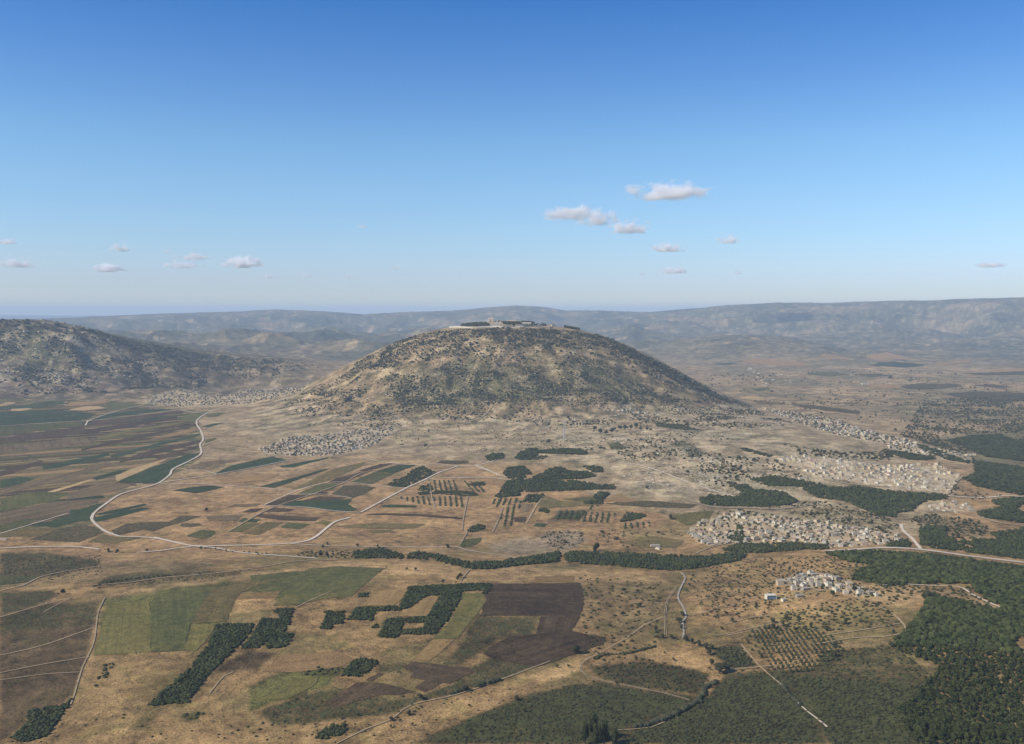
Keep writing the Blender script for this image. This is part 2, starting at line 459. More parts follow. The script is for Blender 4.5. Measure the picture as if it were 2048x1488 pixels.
def obj(name, me, parent=None, loc=None, rz=None, scale=None, **props):
    o = bpy.data.objects.new(name, me); COL.objects.link(o)
    if parent is not None: o.parent = parent
    if loc is not None: o.location = loc
    if rz is not None: o.rotation_euler = (0, 0, rz)
    if scale is not None: o.scale = scale if hasattr(scale, '__len__') else (scale,) * 3
    for k, v in props.items():
        if v is not None: o[k] = v
    return o

# ------------------------------------------------------------------ the ground sheet
PXG, PYG = to_px(GXX, GYY, GZ)
def soft(poly_s, feather=12, wob=10, seed=0):
    """soft-edged region on the ground, its outline surveyed by sight line, wobbled by noise"""
    p = parse(poly_s); out = np.zeros(GZ.shape); m = feather + 2.5 * wob
    k = np.where((PXG > p[:, 0].min() - m) & (PXG < p[:, 0].max() + m) & (PYG > p[:, 1].min() - m) & (PYG < p[:, 1].max() + m))
    if not len(k[0]): return out
    gx, gy = GXX[k], GYY[k]
    qx = PXG[k] + wob * fbm(gx, gy, 220, 3, 60 + seed); qy = PYG[k] + 0.45 * wob * fbm(gx, gy, 260, 3, 70 + seed)
    d = np.full(len(gx), 1e9)
    for i in range(len(p)):
        ax, ay = p[i]; bx, by = p[(i + 1) % len(p)]
        ex, ey = bx - ax, by - ay
        t = np.clip(((qx - ax) * ex + (qy - ay) * ey) / (ex * ex + ey * ey + 1e-9), 0, 1)
        d = np.minimum(d, np.hypot(qx - ax - t * ex, (qy - ay - t * ey) * 1.6))
    out[k] = np.clip(0.5 + np.where(inside(p, qx, qy), d, -d) / feather, 0, 1)
    return out

def paint(t, w, c):
    return t * (1 - w[..., None]) + np.array(c) * w[..., None]

def strips():
    """long narrow strips of the left plain"""
    a, b = ground_at([0, 391], [876, 848])
    d = (b - a) / np.hypot(*(b - a)); nrm = np.array([-d[1], d[0]])
    u = (GXX - a[0]) * d[0] + (GYY - a[1]) * d[1]; v = (GXX - a[0]) * nrm[0] + (GYY - a[1]) * nrm[1]
    v = v + 0.00002 * u * u + 10 * np.sin(u / 900)
    rg = np.random.default_rng(5)
    edges = np.cumsum(rg.uniform(14, 52, 300)) - 5000
    k = np.searchsorted(edges, v)
    ln = rg.uniform(700, 2800, 400); off = rg.uniform(0, 3000, 400)
    s = np.floor((u + off[k % 400] + 9000) / ln[k % 400]).astype(int)
    h = (_P[(_P[k & 511] + s * 7) & 511]) / 512.0
    pal = np.array([(0.19, 0.15, 0.095), (0.085, 0.064, 0.05), (0.17, 0.135, 0.085), (0.05, 0.075, 0.04), (0.09, 0.105, 0.05), (0.13, 0.10, 0.07),
                    (0.115, 0.12, 0.06), (0.30, 0.23, 0.14), (0.20, 0.16, 0.10), (0.095, 0.075, 0.055), (0.15, 0.14, 0.08), (0.24, 0.185, 0.115)])
    c = pal[(h * len(pal)).astype(int) % len(pal)]
    # pale balks between strips
    de = np.minimum(np.abs(v - edges[np.clip(k, 0, 299)]), np.abs(v - edges[np.clip(k - 1, 0, 299)]))
    w = (de < 4.5) * (_P[k & 511] % 3 != 0)
    return np.where(w[..., None], np.array((0.25, 0.20, 0.13)), c * 0.92)

NEAR_PATCHES = '''
n C 670,825 730,755 930,750 900,810 820,820
n C 1500,290 1580,275 1680,320 1730,370 1660,390 1560,340
o E 720,400 1040,360 1060,340 1290,310 1480,300 1480,280 1640,285 1920,235 2048,215 2048,345 1930,345 1620,360 1600,400 1540,540 1500,575 1340,760 1030,770 630,795 670,690 700,480
m E 1500,860 1700,750 1900,770 1760,890 1480,900
k E 0,350 380,340 390,380 300,430 0,520
m E 0,525 330,435 660,440 650,560 600,800 440,1120 190,1180 180,1260 60,1360 0,1393
k E 0,525 330,435 660,440 645,560 0,640
k E 0,90 300,80 620,130 700,170 400,240 0,235
k E 640,320 750,250 1060,230 1400,225 1060,275 800,310
k E 1240,1190 1360,1170 1390,1190 1340,1240 1260,1240
n E 630,1040 680,920 720,840 785,830 750,920 700,990
k F 1540,520 1950,530 1930,650 1700,680 1400,870 1300,860 1420,740 1490,620
k F 870,850 1040,830 1120,835 1040,870 1010,900 880,905
k F 1500,880 1640,810 1700,820 1950,865 1700,960 1400,1050 1130,1090 1200,1040 1360,985
k F 320,910 440,870 640,875 620,925 500,925 400,935
k P 520,1425 600,1390 680,1375 780,1398 880,1388 780,1428 640,1445 560,1455
t E 640,800 1030,770 1340,765 1290,900 1010,1125 800,1393 330,1393 480,1120
k F 0,1000 200,900 420,905 300,1000 60,1150 0,1180
o P 560,1345 640,1330 690,1330 660,1370 560,1400 500,1420 500,1380
l P 700,1488 760,1450 860,1420 960,1385 1060,1350 1160,1318 1165,1340 1060,1375 960,1410 860,1450 800,1488
k P 820,1488 1050,1390 1200,1362 1420,1395 1450,1345 1640,1330 1860,1368 1860,1488
n P 870,1488 940,1440 1050,1400 1150,1368 1250,1375 1380,1400 1340,1425 1250,1450 1190,1488
n P 1290,1455 1400,1410 1440,1365 1540,1340 1600,1390 1650,1488 1230,1488
n P 1550,1338 1600,1352 1850,1370 1810,1420 1830,1488 1665,1488 1610,1400
k P 1180,1335 1300,1320 1420,1345 1400,1390 1260,1370 1190,1350
n G 1570,830 1600,780 1750,780 1880,920 1700,940
k P 1640,1300 1790,1290 1850,1340 1860,1368 1640,1352
'''

def build_ground():
    x, y, z, px, py = GXX, GYY, GZ, PXG, PYG
    r = np.hypot(x, y)
    t = np.empty(GZ.shape + (3,)); t[:] = (0.285, 0.195, 0.115)
    cov = np.zeros(GZ.shape + (3,))
    big = fbm(x, y, 420, 5, 81); big2 = fbm(x, y, 1300, 4, 82)
    nf = 1 - sstep(1650, 2000, r)
    t = paint(t, nf, (0.225, 0.160, 0.088))
    bf = fbm(x, y, 150, 5, 83) + 0.5 * big
    t = paint(t, nf * sstep(0.02, 0.35, bf) * 0.75, (0.140, 0.118, 0.060)); t = paint(t, nf * sstep(0.1, 0.4, -bf) * 0.6, (0.31, 0.215, 0.12))
    # distance zones
    w = sstep(2300, 3300, r); t = paint(t, w, (0.275, 0.215, 0.150))
    cov[..., 0] = 0.35 + 0.3 * big
    # right hand plain behind the spur
    w = sstep(1150, 1400, px) * sstep(4000, 5200, r); rplain = w; t = paint(t, w, (0.235, 0.182, 0.125))
    st = fbm(x, y, 600, 5, 84) + 0.5 * fbm(x, y, 160, 3, 85)
    t = paint(t, w * sstep(0.0, 0.3, st) * 0.7, (0.130, 0.125, 0.085)); t = paint(t, w * sstep(0.18, 0.45, -st) * 0.8, (0.33, 0.25, 0.17))
    # far country
    w = sstep(6800, 8600, r) * (1 - sstep(1150, 1350, px) * (1 - sstep(8000, 11500, r)))
    t = paint(t, w, (0.105, 0.105, 0.080))
    q = fbm(x, y, 1300, 6, 86, 0.62)
    t = paint(t, w * sstep(0.12, 0.42, q) * 0.7, (0.22, 0.175, 0.125)); t = paint(t, w * sstep(0.02, 0.30, -q) * 0.8, (0.050, 0.060, 0.045))
    q2 = fbm(x, y, 260, 4, 87)
    t = paint(t, w * sstep(0.36, 0.5, q2) * 0.6, (0.36, 0.29, 0.21)); t = paint(t, w * sstep(0.22, 0.45, -q2) * 0.6, (0.05, 0.06, 0.045))
    cov[..., 0] = np.where(r > 7000, 0.3, cov[..., 0])
    # left hill
    w = sstep(5150, 5400, r) * (1 - sstep(9000, 9800, r)) * (1 - sstep(520, 720, px)) * sstep(6, 30, z)
    lhill = w; t = paint(t, w, (0.165, 0.128, 0.100))
    dk = fbm(x, y, 480, 5, 88)
    dens = np.clip(0.42 + 0.55 * sstep(60, 330, z) + 0.35 * sstep(250, 420, px) + 0.9 * dk - 0.35 * sstep(300, 150, z + px * 0), 0, 1)
    t = paint(t, w * dens * 0.7, (0.058, 0.068, 0.052))
    q3 = fbm(x, y, 95, 3, 89) + 0.5 * fbm(x, y, 300, 3, 90)
    pale = w * sstep(300, 120, px) * sstep(660, 690, py) * sstep(790, 740, py) + w * sstep(640, 655, py) * (1 - sstep(668, 690, py)) * 0.8
    t = paint(t, np.clip(pale, 0, 1) * sstep(0.04, 0.28, q3) * 0.85, (0.46, 0.40, 0.32))
    cov[..., 0] = cov[..., 0] * (1 - w) + w * (0.35 + 0.6 * dens)
    # the mountain
    mt = mountain(x, y)
    w = sstep(20, 70, mt) * (r < 7500); w_mt = w
    t = paint(t, w, (0.225, 0.178, 0.122))
    lowdark = soft('P 760,800 800,760 840,730 900,720 1000,712 1120,705 1200,720 1290,760 1330,800 1240,815 1150,810 1000,800 900,830 820,835 770,830', 45, 25, 3)
    top = soft('P 930,660 1100,660 1180,672 1200,700 1130,690 1080,705 1020,700 960,672', 18, 10, 4)
    n_ = 0.5 + 0.9 * big
    t = paint(t, np.clip(w * lowdark * (0.3 + 0.9 * sstep(-0.3, 0.3, big)), 0, 1) * 0.6, (0.135, 0.118, 0.082))
    t = paint(t, np.clip(top, 0, 1) * 0.65, (0.12, 0.11, 0.078))
    rd = sstep(0.15, 0.45, fbm(x, y, 300, 4, 91)); t = paint(t, w * rd * 0.35, (0.235, 0.165, 0.12))
    rdg = sstep(40, 110, mt) * sstep(1230, 1300, px) * 0.0
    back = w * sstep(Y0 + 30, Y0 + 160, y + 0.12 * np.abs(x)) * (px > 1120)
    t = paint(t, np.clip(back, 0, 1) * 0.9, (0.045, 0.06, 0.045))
    cov[..., 0] = cov[..., 0] * (1 - w) + w * (0.45 + 0.45 * lowdark + 0.3 * big)
    cov[..., 1] = np.maximum(cov[..., 1], w * (0.25 + 0.45 * lowdark))
    # the apron below it
    ap = soft('P 440,850 560,800 700,830 900,840 1200,815 1480,810 1620,850 1800,910 1930,960 1850,1080 1620,1070 1380,1040 1200,1000 1130,930 900,920 760,905 640,900 520,880', 30, 20, 5)
    t = paint(t, ap * 0.9, (0.285, 0.235, 0.175)); t = paint(t, ap * sstep(0.1, 0.4, big) * 0.6, (0.20, 0.175, 0.125))
    rk = soft('P 1100,850 1300,860 1480,870 1700,900 1880,960 1800,1010 1600,1000 1400,1000 1220,960 1130,900', 40, 25, 6)
    cov[..., 1] = np.maximum(cov[..., 1], np.clip(ap * 0.45 + rk * 0.4 + 0.3 * big * ap, 0, 1))
    cov[..., 0] = np.maximum(cov[..., 0] * (1 - ap * 0.4), rk * 0.55 + rk * big * 0.5)
    for s_, k_, c_ in (('C 590,930 680,895 900,890 935,960 860,1010 800,1035 740,1035', 0.85, (0.205, 0.175, 0.145)),
                       ('C 240,990 500,930 640,960 740,1040 560,1075 300,1040', 0.8, (0.245, 0.205, 0.165)),
                       ('C 1280,560 1500,550 1700,620 1650,680 1500,660 1300,640 1200,600', 0.6, (0.22, 0.20, 0.165)),
                       ('C 1010,760 1050,715 1230,740 1180,800 1120,800', 0.7, (0.24, 0.18, 0.10)),
                       ('C 1450,830 1560,770 1800,755 1960,780 1700,850 1640,900 1580,960 1300,960 1150,950 1180,890 1420,870', 0.6, (0.19, 0.16, 0.085)),
                       ('N 300,430 420,400 380,450 250,490', 0.8, (0.32, 0.24, 0.16)), ('N 740,480 900,455 880,480 780,505', 0.8, (0.33, 0.24, 0.16)),
                       ('N 1480,270 1620,225 1700,240 1600,290', 0.7, (0.32, 0.245, 0.16)), ('N 950,310 1180,280 1200,320 960,335', 0.6, (0.27, 0.225, 0.15)),
                       ('N 0,560 90,535 150,550 60,580', 0.7, (0.38, 0.31, 0.22)), ('N 700,560 900,570 880,640 620,640', 0.4, (0.12, 0.125, 0.08)),
                       ('D 360,500 800,480 1100,580 1240,620 1200,660 1000,640 700,590', 0.6, (0.17, 0.15, 0.095)),
                       ('D 1380,560 1750,600 1830,650 1800,720 1560,700 1400,640', 0.6, (0.17, 0.15, 0.10)),
                       ('P 1850,880 2048,850 2300,850 2300,960 2048,950 1950,930 1880,900', 0.75, (0.115, 0.115, 0.065)),
                       ('P 1800,790 2048,780 2300,780 2300,850 2048,840 1900,850 1800,830', 0.5, (0.14, 0.125, 0.08)),
                       ('P 1370,1150 1500,1130 1650,1120 1720,1150 1720,1200 1650,1230 1500,1240 1400,1250', 0.6, (0.34, 0.235, 0.135)),
                       ('P 1490,1240 1620,1215 1720,1200 1790,1230 1800,1270 1640,1290 1500,1300', 0.55, (0.20, 0.165, 0.085)),
                       ('P 1700,1170 1930,1180 2010,1225 1940,1215 1840,1200 1790,1220 1730,1200', 0.6, (0.33, 0.245, 0.15)),
                       ('P 1620,1290 1790,1275 1870,1330 1860,1370 1640,1350', 0.6, (0.155, 0.125, 0.075)),
                       ('P 1160,1170 1300,1165 1330,1210 1300,1270 1190,1270 1170,1220', 0.5, (0.20, 0.155, 0.09)),
                       ('P -300,1115 200,1115 420,1120 420,1150 200,1165 -300,1175', 0.5, (0.16, 0.125, 0.08)),
                       ('P 640,1125 900,1128 1340,1150 1330,1165 980,1160 700,1140', 0.6, (0.36, 0.255, 0.15)),
                       ('P 130,1200 300,1175 440,1155 640,1128 700,1128 440,1165 330,1182 210,1198', 0.7, (0.34, 0.245, 0.15))):
        t = paint(t, soft(s_, 14, 10, 8) * k_, c_)
    for ln in NEAR_PATCHES.strip().split('\n'):
        k_, s_ = ln.split(' ', 1)
        c_, sc_ = {'t': ((0.215, 0.155, 0.085), .3), 'l': ((0.33, 0.235, 0.13), .1), 'o': ((0.098, 0.100, 0.040), .5), 'k': ((0.085, 0.070, 0.038), .8), 'n': ((0.050, 0.049, 0.023), .95), 'm': ((0.088, 0.066, 0.042), .5)}[k_]
        w = soft(s_, 13, 9, 12); v_ = 1 + 0.5 * bf[..., None]
        t = t * (1 - 0.95 * w[..., None]) + 0.95 * w[..., None] * np.array(c_) * np.clip(v_, 0.6, 1.5)
        cov[..., 0] = cov[..., 0] * (1 - w) + sc_ * w
    # stones and scrub the eye can still pick out
    spk = np.where(r > 2200, fbm(x, y, 62, 3, 201), fbm(x, y, 20, 3, 202)); spk2 = fbm(x, y, 130, 3, 203)
    t = t * np.clip(1 + ((0.28 + 0.3 * np.clip(w_mt + rk + lhill, 0, 1)) * spk + 0.25 * spk2)[..., None], 0.45, 1.7)
    wild = np.clip(ap * 0.4 + w_mt * 0.9 + rk + 0.55 * rplain + 0.8 * lhill, 0, 1)
    t = paint(t, wild * sstep(0.16, 0.36, spk + 0.35 * spk2) * (0.35 + 0.35 * np.clip(ap + rk, 0, 1)), (0.43, 0.37, 0.28))
    t = paint(t, wild * sstep(0.10, 0.34, -spk + 0.4 * spk2) * 0.6, (0.095, 0.092, 0.058))
    # left plain
    lp = soft('P -900,797 0,797 270,803 420,822 396,842 405,872 400,900 402,916 345,952 300,967 240,987 208,1008 184,1030 186,1050 120,1066 -900,1078', 3, 0.5, 9)
    t = t * (1 - lp[..., None]) + strips() * lp[..., None]
    cov[..., 0] *= 1 - 0.8 * lp
    # stony ground of the villages
    for v_ in VILLAGE_GROUND:
        w = soft(v_, 10, 8, 10)
        t = paint(t, w * 0.5, (0.36, 0.31, 0.235)); cov[..., 1] = np.maximum(cov[..., 1], 0.85 * w); cov[..., 0] *= 1 - 0.5 * w
    cov = np.clip(cov, 0, 1)
    R_, C_ = GZ.shape
    idx = np.arange(R_ * C_).reshape(R_, C_)
    Q = np.stack([idx[:-1, :-1], idx[:-1, 1:], idx[1:, 1:], idx[1:, :-1]], -1).reshape(-1, 4)
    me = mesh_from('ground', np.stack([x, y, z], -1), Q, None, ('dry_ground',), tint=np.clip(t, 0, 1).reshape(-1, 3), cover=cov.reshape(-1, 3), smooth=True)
    obj('ground', me, kind='structure')

VILLAGE_GROUND = ['V 240,200 380,140 560,90 740,90 830,150 1030,150 1240,80 1520,90 1680,70 1850,20 1800,120 1500,180 1200,240 860,255 560,270 400,250 260,230',
 'B 400,230 600,150 850,130 1100,90 1350,90 1340,110 1200,200 1050,250 900,280 600,280 430,260',
 'I 520,370 640,400 900,440 1140,530 1100,545 800,480 600,420',
 'D 480,210 640,190 1000,230 1150,260 1500,250 1660,330 1560,430 1200,400 900,350 700,320',
 'O 60,270 120,210 380,120 500,90 860,130 1280,200 1560,240 1800,300 1900,330 1700,360 1240,395 1150,360 900,350 500,360 240,370 130,340',
 'K 640,420 720,330 900,310 1200,350 1450,420 1650,520 1900,580 1950,640 1600,640 1400,560 1000,520 800,560 680,520',
 'D 1420,520 1500,480 1700,490 1750,540 1600,560 1440,540',
 'D 1160,120 1360,130 1540,160 1740,190 1720,240 1480,210 1200,160',
 'C 940,30 1200,60 1440,80 1440,100 1150,90',
 'Q 140,235 380,150 520,130 900,140 1100,140 1500,180 1620,220 1400,236']
build_ground()

# ------------------------------------------------------------------ the air
def build_haze():
    m = bpy.data.materials.new('haze_air'); m.use_nodes = True
    nt = m.node_tree; nt.nodes.remove(nt.nodes['Principled BSDF'])
    v = nt.nodes.new('ShaderNodeVolumePrincipled')
    v.inputs['Color'].default_value = (0.66, 0.82, 1.0, 1)
    v.inputs['Density'].default_value = HAZE
    v.inputs['Anisotropy'].default_value = 0.0
    nt.links.new(v.outputs[0], nt.nodes['Material Output'].inputs['Volume'])
    MATS['haze_air'] = m
    x0, x1, y0, y1, z0, z1 = -64000, 64000, -3000, 64000, float(GZ.min()) - 1.0, max(float(GZ.max()), HC) + 20
    V = [(x, y, z) for z in (z0, z1) for y in (y0, y1) for x in (x0, x1)]
    Q = [(0, 2, 3, 1), (4, 5, 7, 6), (0, 1, 5, 4), (2, 6, 7, 3), (0, 4, 6, 2), (1, 3, 7, 5)]
    me = mesh_from('haze', V, Q, None, ('haze_air',))
    obj('haze', me, kind='stuff')
HAZE = 3.8e-5
build_haze()
# ------------------------------------------------------------------ fields
_layer = [0]
def sheet_lift(r, k):
    return 0.10 + 0.00012 * r + k * (0.006 + 0.000006 * r)

def field(kind, s, lift=None, jit=1.0, name=None, mat=None):
    P = ground_at(*parse(s).T) if isinstance(s, str) else s
    _layer[0] += 0.35 if not isinstance(s, str) else 1
    # long axis for the tool rows
    e = np.roll(P, -1, 0) - P; i = np.argmax(np.hypot(*e.T)); d = e[i] / np.hypot(*e[i])
    size = math.sqrt(abs(0.5 * np.sum(P[:, 0] * np.roll(P[:, 1], -1) - np.roll(P[:, 0], -1) * P[:, 1])) + 1)
    r0 = np.hypot(*P.mean(0))
    step = float(np.clip(size / 18, 6, 36))
    B = []
    for a, b in zip(P, np.roll(P, -1, 0)):
        n = max(1, int(np.hypot(*(b - a)) / step))
        for q in range(n): B.append(a + (b - a) * q / n)
    B = np.array(B)
    ja = min(2.2, step * 0.18) * jit * (1 + r0 / 4000)
    B = B + np.stack([fbm(B[:, 0], B[:, 1], step * 2.2, 2, 3), fbm(B[:, 0], B[:, 1], step * 2.2, 2, 9)], 1) * ja * 1.3
    lo, hi = B.min(0), B.max(0)
    gx, gy = np.meshgrid(np.arange(lo[0], hi[0], step), np.arange(lo[1], hi[1], step * 1.1))
    G = np.stack([gx.ravel(), gy.ravel()], 1) + rng.uniform(-step * .2, step * .2, (gx.size, 2))
    G = G[inside(B, G[:, 0], G[:, 1])]
    if len(G):
        dd = np.min(np.hypot(G[:, None, 0] - B[None, :, 0], G[:, None, 1] - B[None, :, 1]), 1)
        G = G[dd > step * 0.4]
    pts = np.concatenate([B, G]) - lo
    n = len(B)
    vo, _, fo, *_ = delaunay_2d_cdt([Vector(p) for p in pts.tolist()], [(i, (i + 1) % n) for i in range(n)], [], 1, 1e-4)
    V = np.array([[v[0], v[1]] for v in vo]) + lo
    F = np.array([f for f in fo if len(f) == 3])
    a, b, c = V[F[:, 0]], V[F[:, 1]], V[F[:, 2]]
    cr = (b[:, 0] - a[:, 0]) * (c[:, 1] - a[:, 1]) - (b[:, 1] - a[:, 1]) * (c[:, 0] - a[:, 0])
    F[cr < 0] = F[cr < 0][:, ::-1]
    r = np.hypot(V[:, 0], V[:, 1])
    z = hz(V[:, 0], V[:, 1]) + sheet_lift(r, _layer[0] * 0.12)
    uv = np.stack([V @ d, V @ np.array([-d[1], d[0]])], 1)
    nm, m = FT[kind][0], FT[kind][0]
    me = mesh_from(name or nm, np.c_[V, z], F, None, (mat or m,), uv=uv, smooth=True)
    return obj(name or nm, me, kind='structure')

FIELDS = """
d A 0,200 80,195 550,185 880,215 800,262 500,290 0,325
g A 880,155 1040,108 1150,115 1300,135 1180,170 1000,185
l A 0,130 60,112 150,112 120,130 0,152
l A 90,180 170,160 300,170 190,192 110,192
t A 640,110 900,100 1010,108 800,140 560,150
l A 620,180 820,145 900,150 960,165 760,190
d A 380,110 640,90 560,130 300,165 0,178 0,160
d A 1000,210 1200,190 1480,172 1560,180 1300,215 900,260 840,260
b A 0,440 380,380 740,335 780,345 740,400 400,440 0,500
g A 0,345 400,305 760,290 740,325 350,375 0,425
b A 830,285 1100,255 1400,215 1640,190 1660,200 1300,265 840,320
b A 760,365 1200,300 1420,270 1620,235 1600,260 1380,300 900,385 740,405
y A 880,430 1000,400 1300,345 1640,290 1660,300 1400,350 1050,425 900,455
g A 1680,225 1870,210 1800,270 1780,300 1640,285
b A 740,540 1000,470 1400,390 1780,310 1780,325 1500,395 1250,450 900,520 740,555
m A 0,520 350,480 640,440 880,440 830,490 500,535 0,590
d A 380,700 640,640 980,575 1010,590 900,625 560,700 400,725
d A 1010,590 1300,520 1500,470 1820,395 1820,412 1650,460 1300,540 1060,620 1010,615
t A 1300,470 1500,410 1780,340 1810,360 1700,400 1400,450
b A 1100,640 1300,570 1600,500 1830,450 1830,480 1500,560 1250,625 1080,665
b A 1400,620 1560,570 1820,500 1815,520 1600,590 1470,635
l A 1050,780 1200,720 1560,610 1400,690 1150,800 1060,835
d A 1060,840 1150,800 1400,700 1700,590 1810,575 1820,590 1740,640 1600,700 1540,780 1420,850 1300,855 1250,840
l A 370,945 600,880 820,815 850,820 700,870 420,950
d A 840,800 1050,740 1160,730 1100,760 880,820
d A 0,830 180,790 320,810 180,860 40,890 0,895
b A 0,740 150,700 380,640 400,660 180,740 0,790
m A 0,900 300,830 700,740 1000,660 1020,690 700,790 300,890 0,960
g A 0,1000 250,930 500,930 640,940 500,1010 0,1110
m A 640,940 900,850 1150,850 1200,870 900,960 600,1000
m A 0,1120 480,1020 620,1010 960,985 830,1040 640,1130 330,1180 0,1220
d A 640,1090 740,1090 850,1045 980,1025 960,1060 850,1130 830,1185 700,1200 500,1250 290,1240 450,1200 640,1140
g A 0,1230 250,1170 330,1185 180,1250 0,1290
k A 270,1360 500,1280 700,1230 880,1250 950,1295 720,1385 500,1380
d A 870,1130 1000,1100 1320,1035 1340,1045 1100,1110 900,1140
d A 860,1160 1000,1130 1290,1070 1370,1078 1100,1150 900,1200 860,1190
d A 1570,915 1750,885 1920,870 2040,885 1900,920 1780,940
k A 1010,1280 1150,1220 1400,1200 1540,1200 1640,1150 1840,1145 1700,1190 1500,1250 1400,1285 1300,1270 1050,1330
g A 1690,1330 1830,1275 1960,1285 1940,1330 1850,1360
k A 1650,1215 1800,1215 1840,1225 1740,1250 1640,1240
o A 0,1290 290,1255 560,1255 380,1330 0,1340
o A 800,1385 940,1310 1050,1340 1300,1345 1040,1400
d A 1830,335 1950,305 2040,300 1900,340
g A 1870,225 1980,205 2048,210 1960,245 1880,250
g A 1870,455 1960,437 1980,445 1860,490
m A 1690,720 1800,670 2040,640 2040,700 1850,735
d B 105,400 200,350 430,295 500,285 610,310 500,335 250,385 120,403
m B 0,320 150,310 280,310 100,345 0,375
d B 540,350 700,320 870,290 880,295 760,325 640,358 560,360
d B 400,490 560,450 850,370 900,365 700,430 510,497
o B 620,510 850,400 900,370 1130,320 1100,350 870,450 700,500
b B 870,462 930,430 1180,370 1180,378 1080,420 980,463
b B 1080,380 1230,335 1330,330 1200,370 1100,385
d B 1200,385 1360,340 1480,342 1390,375 1320,400
g B 1020,462 1200,387 1320,402 1180,470 1140,475
g B 660,540 830,470 960,470 900,510 720,545
b B 440,618 610,548 750,548 650,585 550,615
b B 780,545 830,525 880,530 860,545
k B 900,540 980,485 1090,480 1200,495 1120,540 1040,568 940,552
d B 560,620 650,588 900,580 1040,575 1010,610 1080,650 1000,660 700,630
b B 700,585 820,555 1000,565 900,585
m B 190,630 230,610 420,605 380,625
b B 285,665 350,640 430,638 380,665
b B 430,660 520,635 650,642 600,662
m B 150,725 230,685 310,680 200,725
b B 370,690 420,680 820,700 790,725 560,720 420,700
d B 260,730 300,705 415,715 380,735
y B 190,800 300,745 420,735 280,800
o B 290,810 450,730 570,735 400,820
g B 545,770 600,735 750,745 680,780
g B 0,790 100,790 110,810 40,845 0,840
b B 1115,680 1250,671 1500,678 1790,703 1790,713 1500,693 1250,684
o B 900,760 1200,740 1540,745 1460,775 1300,780 1000,770
o B 1140,790 1300,785 1330,800 1180,810
d B 1230,622 1300,612 1480,620 1470,632 1250,630
y B 780,740 850,720 930,735 900,755
k B 1610,330 1650,310 1830,312 1830,330 1750,338
g B 1775,895 1800,850 1925,838 1910,870 1850,900 1790,905
m B 30,690 300,680 250,720 60,720
t B 100,430 400,410 560,400 430,450 160,470
g C 760,680 900,665 1060,665 1030,710 900,690
o C 590,715 640,650 760,690 1000,690 1040,715 900,725 620,740
b C 440,830 440,803 520,800 510,840
c C 520,805 560,780 620,780 590,830 520,838
d C 565,862 590,843 665,848 640,868
g C 600,760 620,740 680,752 670,775
m C 480,770 490,710 570,710 540,760
g C 1400,160 1560,165 1640,190 1740,210 1580,205 1410,180
g C 1080,300 1150,285 1200,330 1100,340
k C 1060,710 1200,690 1400,690 1700,715 1640,740 1300,730
o C 1160,970 1400,930 1600,960 1550,1010 1300,1010
y C 1500,800 1620,770 1800,755 1760,820 1620,860
t C 1000,690 1150,640 1290,690 1180,700
d I 1090,95 1180,75 1360,80 1440,95 1300,110
d I 130,85 250,78 290,85 200,92
g I 1000,150 1150,145 1250,158 1100,165
g I 700,145 860,135 980,150 860,165
g I 370,240 480,228 490,245 420,255
t I 310,60 500,55 700,75 740,100 560,100 350,80
t I 820,20 960,45 980,62 860,55 800,40
t I 1080,30 1200,15 1300,35 1330,62 1160,70 1080,50
t I 1500,75 1700,60 1720,80 1560,95
l I 1160,100 1330,112 1300,118 1190,110
t I 1060,210 1230,210 1300,235 1240,240 1120,232
k I 1290,225 1400,205 1620,210 1680,225 1500,240 1330,240
k I 1740,215 1860,212 2000,230 1860,232
k I 1560,270 1750,255 2048,265 2048,310 1900,320 1640,290
t I 1850,130 2048,110 2048,130 1860,140
k I 1670,145 2048,130 2048,155 1780,155
l I 300,290 400,285 470,295 400,302 320,300
o I 380,310 580,325 560,335 420,330
k I 620,335 760,340 1040,375 1040,395 900,380 700,355
y E 740,440 1020,420 1035,560 1030,765 640,790 690,600
g E 1030,765 1035,560 1020,470 1060,370 1450,330 1620,350 1600,420 1540,560 1300,570 1260,755
g F 0,245 260,220 370,215 420,195 620,180 920,195 830,260 700,380 520,400 320,440 165,450 190,370 0,350
y F 165,450 190,380 500,360 700,385 520,400 320,440
c E 1610,405 1640,370 1920,348 1880,398
y E 1260,755 1310,570 1480,580 1400,700 1330,765
o E 1450,330 1620,300 1900,260 1640,360 1600,420 1540,560 1300,570
g E 0,240 280,250 180,290 0,310
b P 980,1167 1020,1168 1160,1166 1166,1180 1167,1205 1160,1233 960,1232 970,1200
b P 1082,1233 1160,1233 1143,1263 1071,1269
b P 1020,1274 1071,1269 1143,1263 1212,1275 1203,1290 1082,1332 1070,1333 990,1320 965,1308 985,1290
b F 1040,870 1120,835 1340,855 1490,870 1530,900 1360,985 1090,940 1120,905
b F 500,1120 740,970 880,975 1040,1010 1130,1040 1000,1060 870,1060 600,1145
b F 1120,1010 1200,960 1320,975 1200,1040
b F 780,960 880,910 920,915 830,965
y F 1250,675 1330,590 1400,500 1450,365 1590,365 1610,420 1560,500 1480,590 1420,675
c F 1110,820 1250,680 1400,680 1300,770 1220,830
c F 770,450 850,350 1080,340 1040,400 980,450
c F 980,525 1100,465 1180,400 1290,385 1215,520
t F 80,900 220,790 600,760 720,815 620,870 320,905
y F 80,1095 300,950 480,930 430,1000 250,1090
c G 250,270 540,262 540,305 250,310
"""
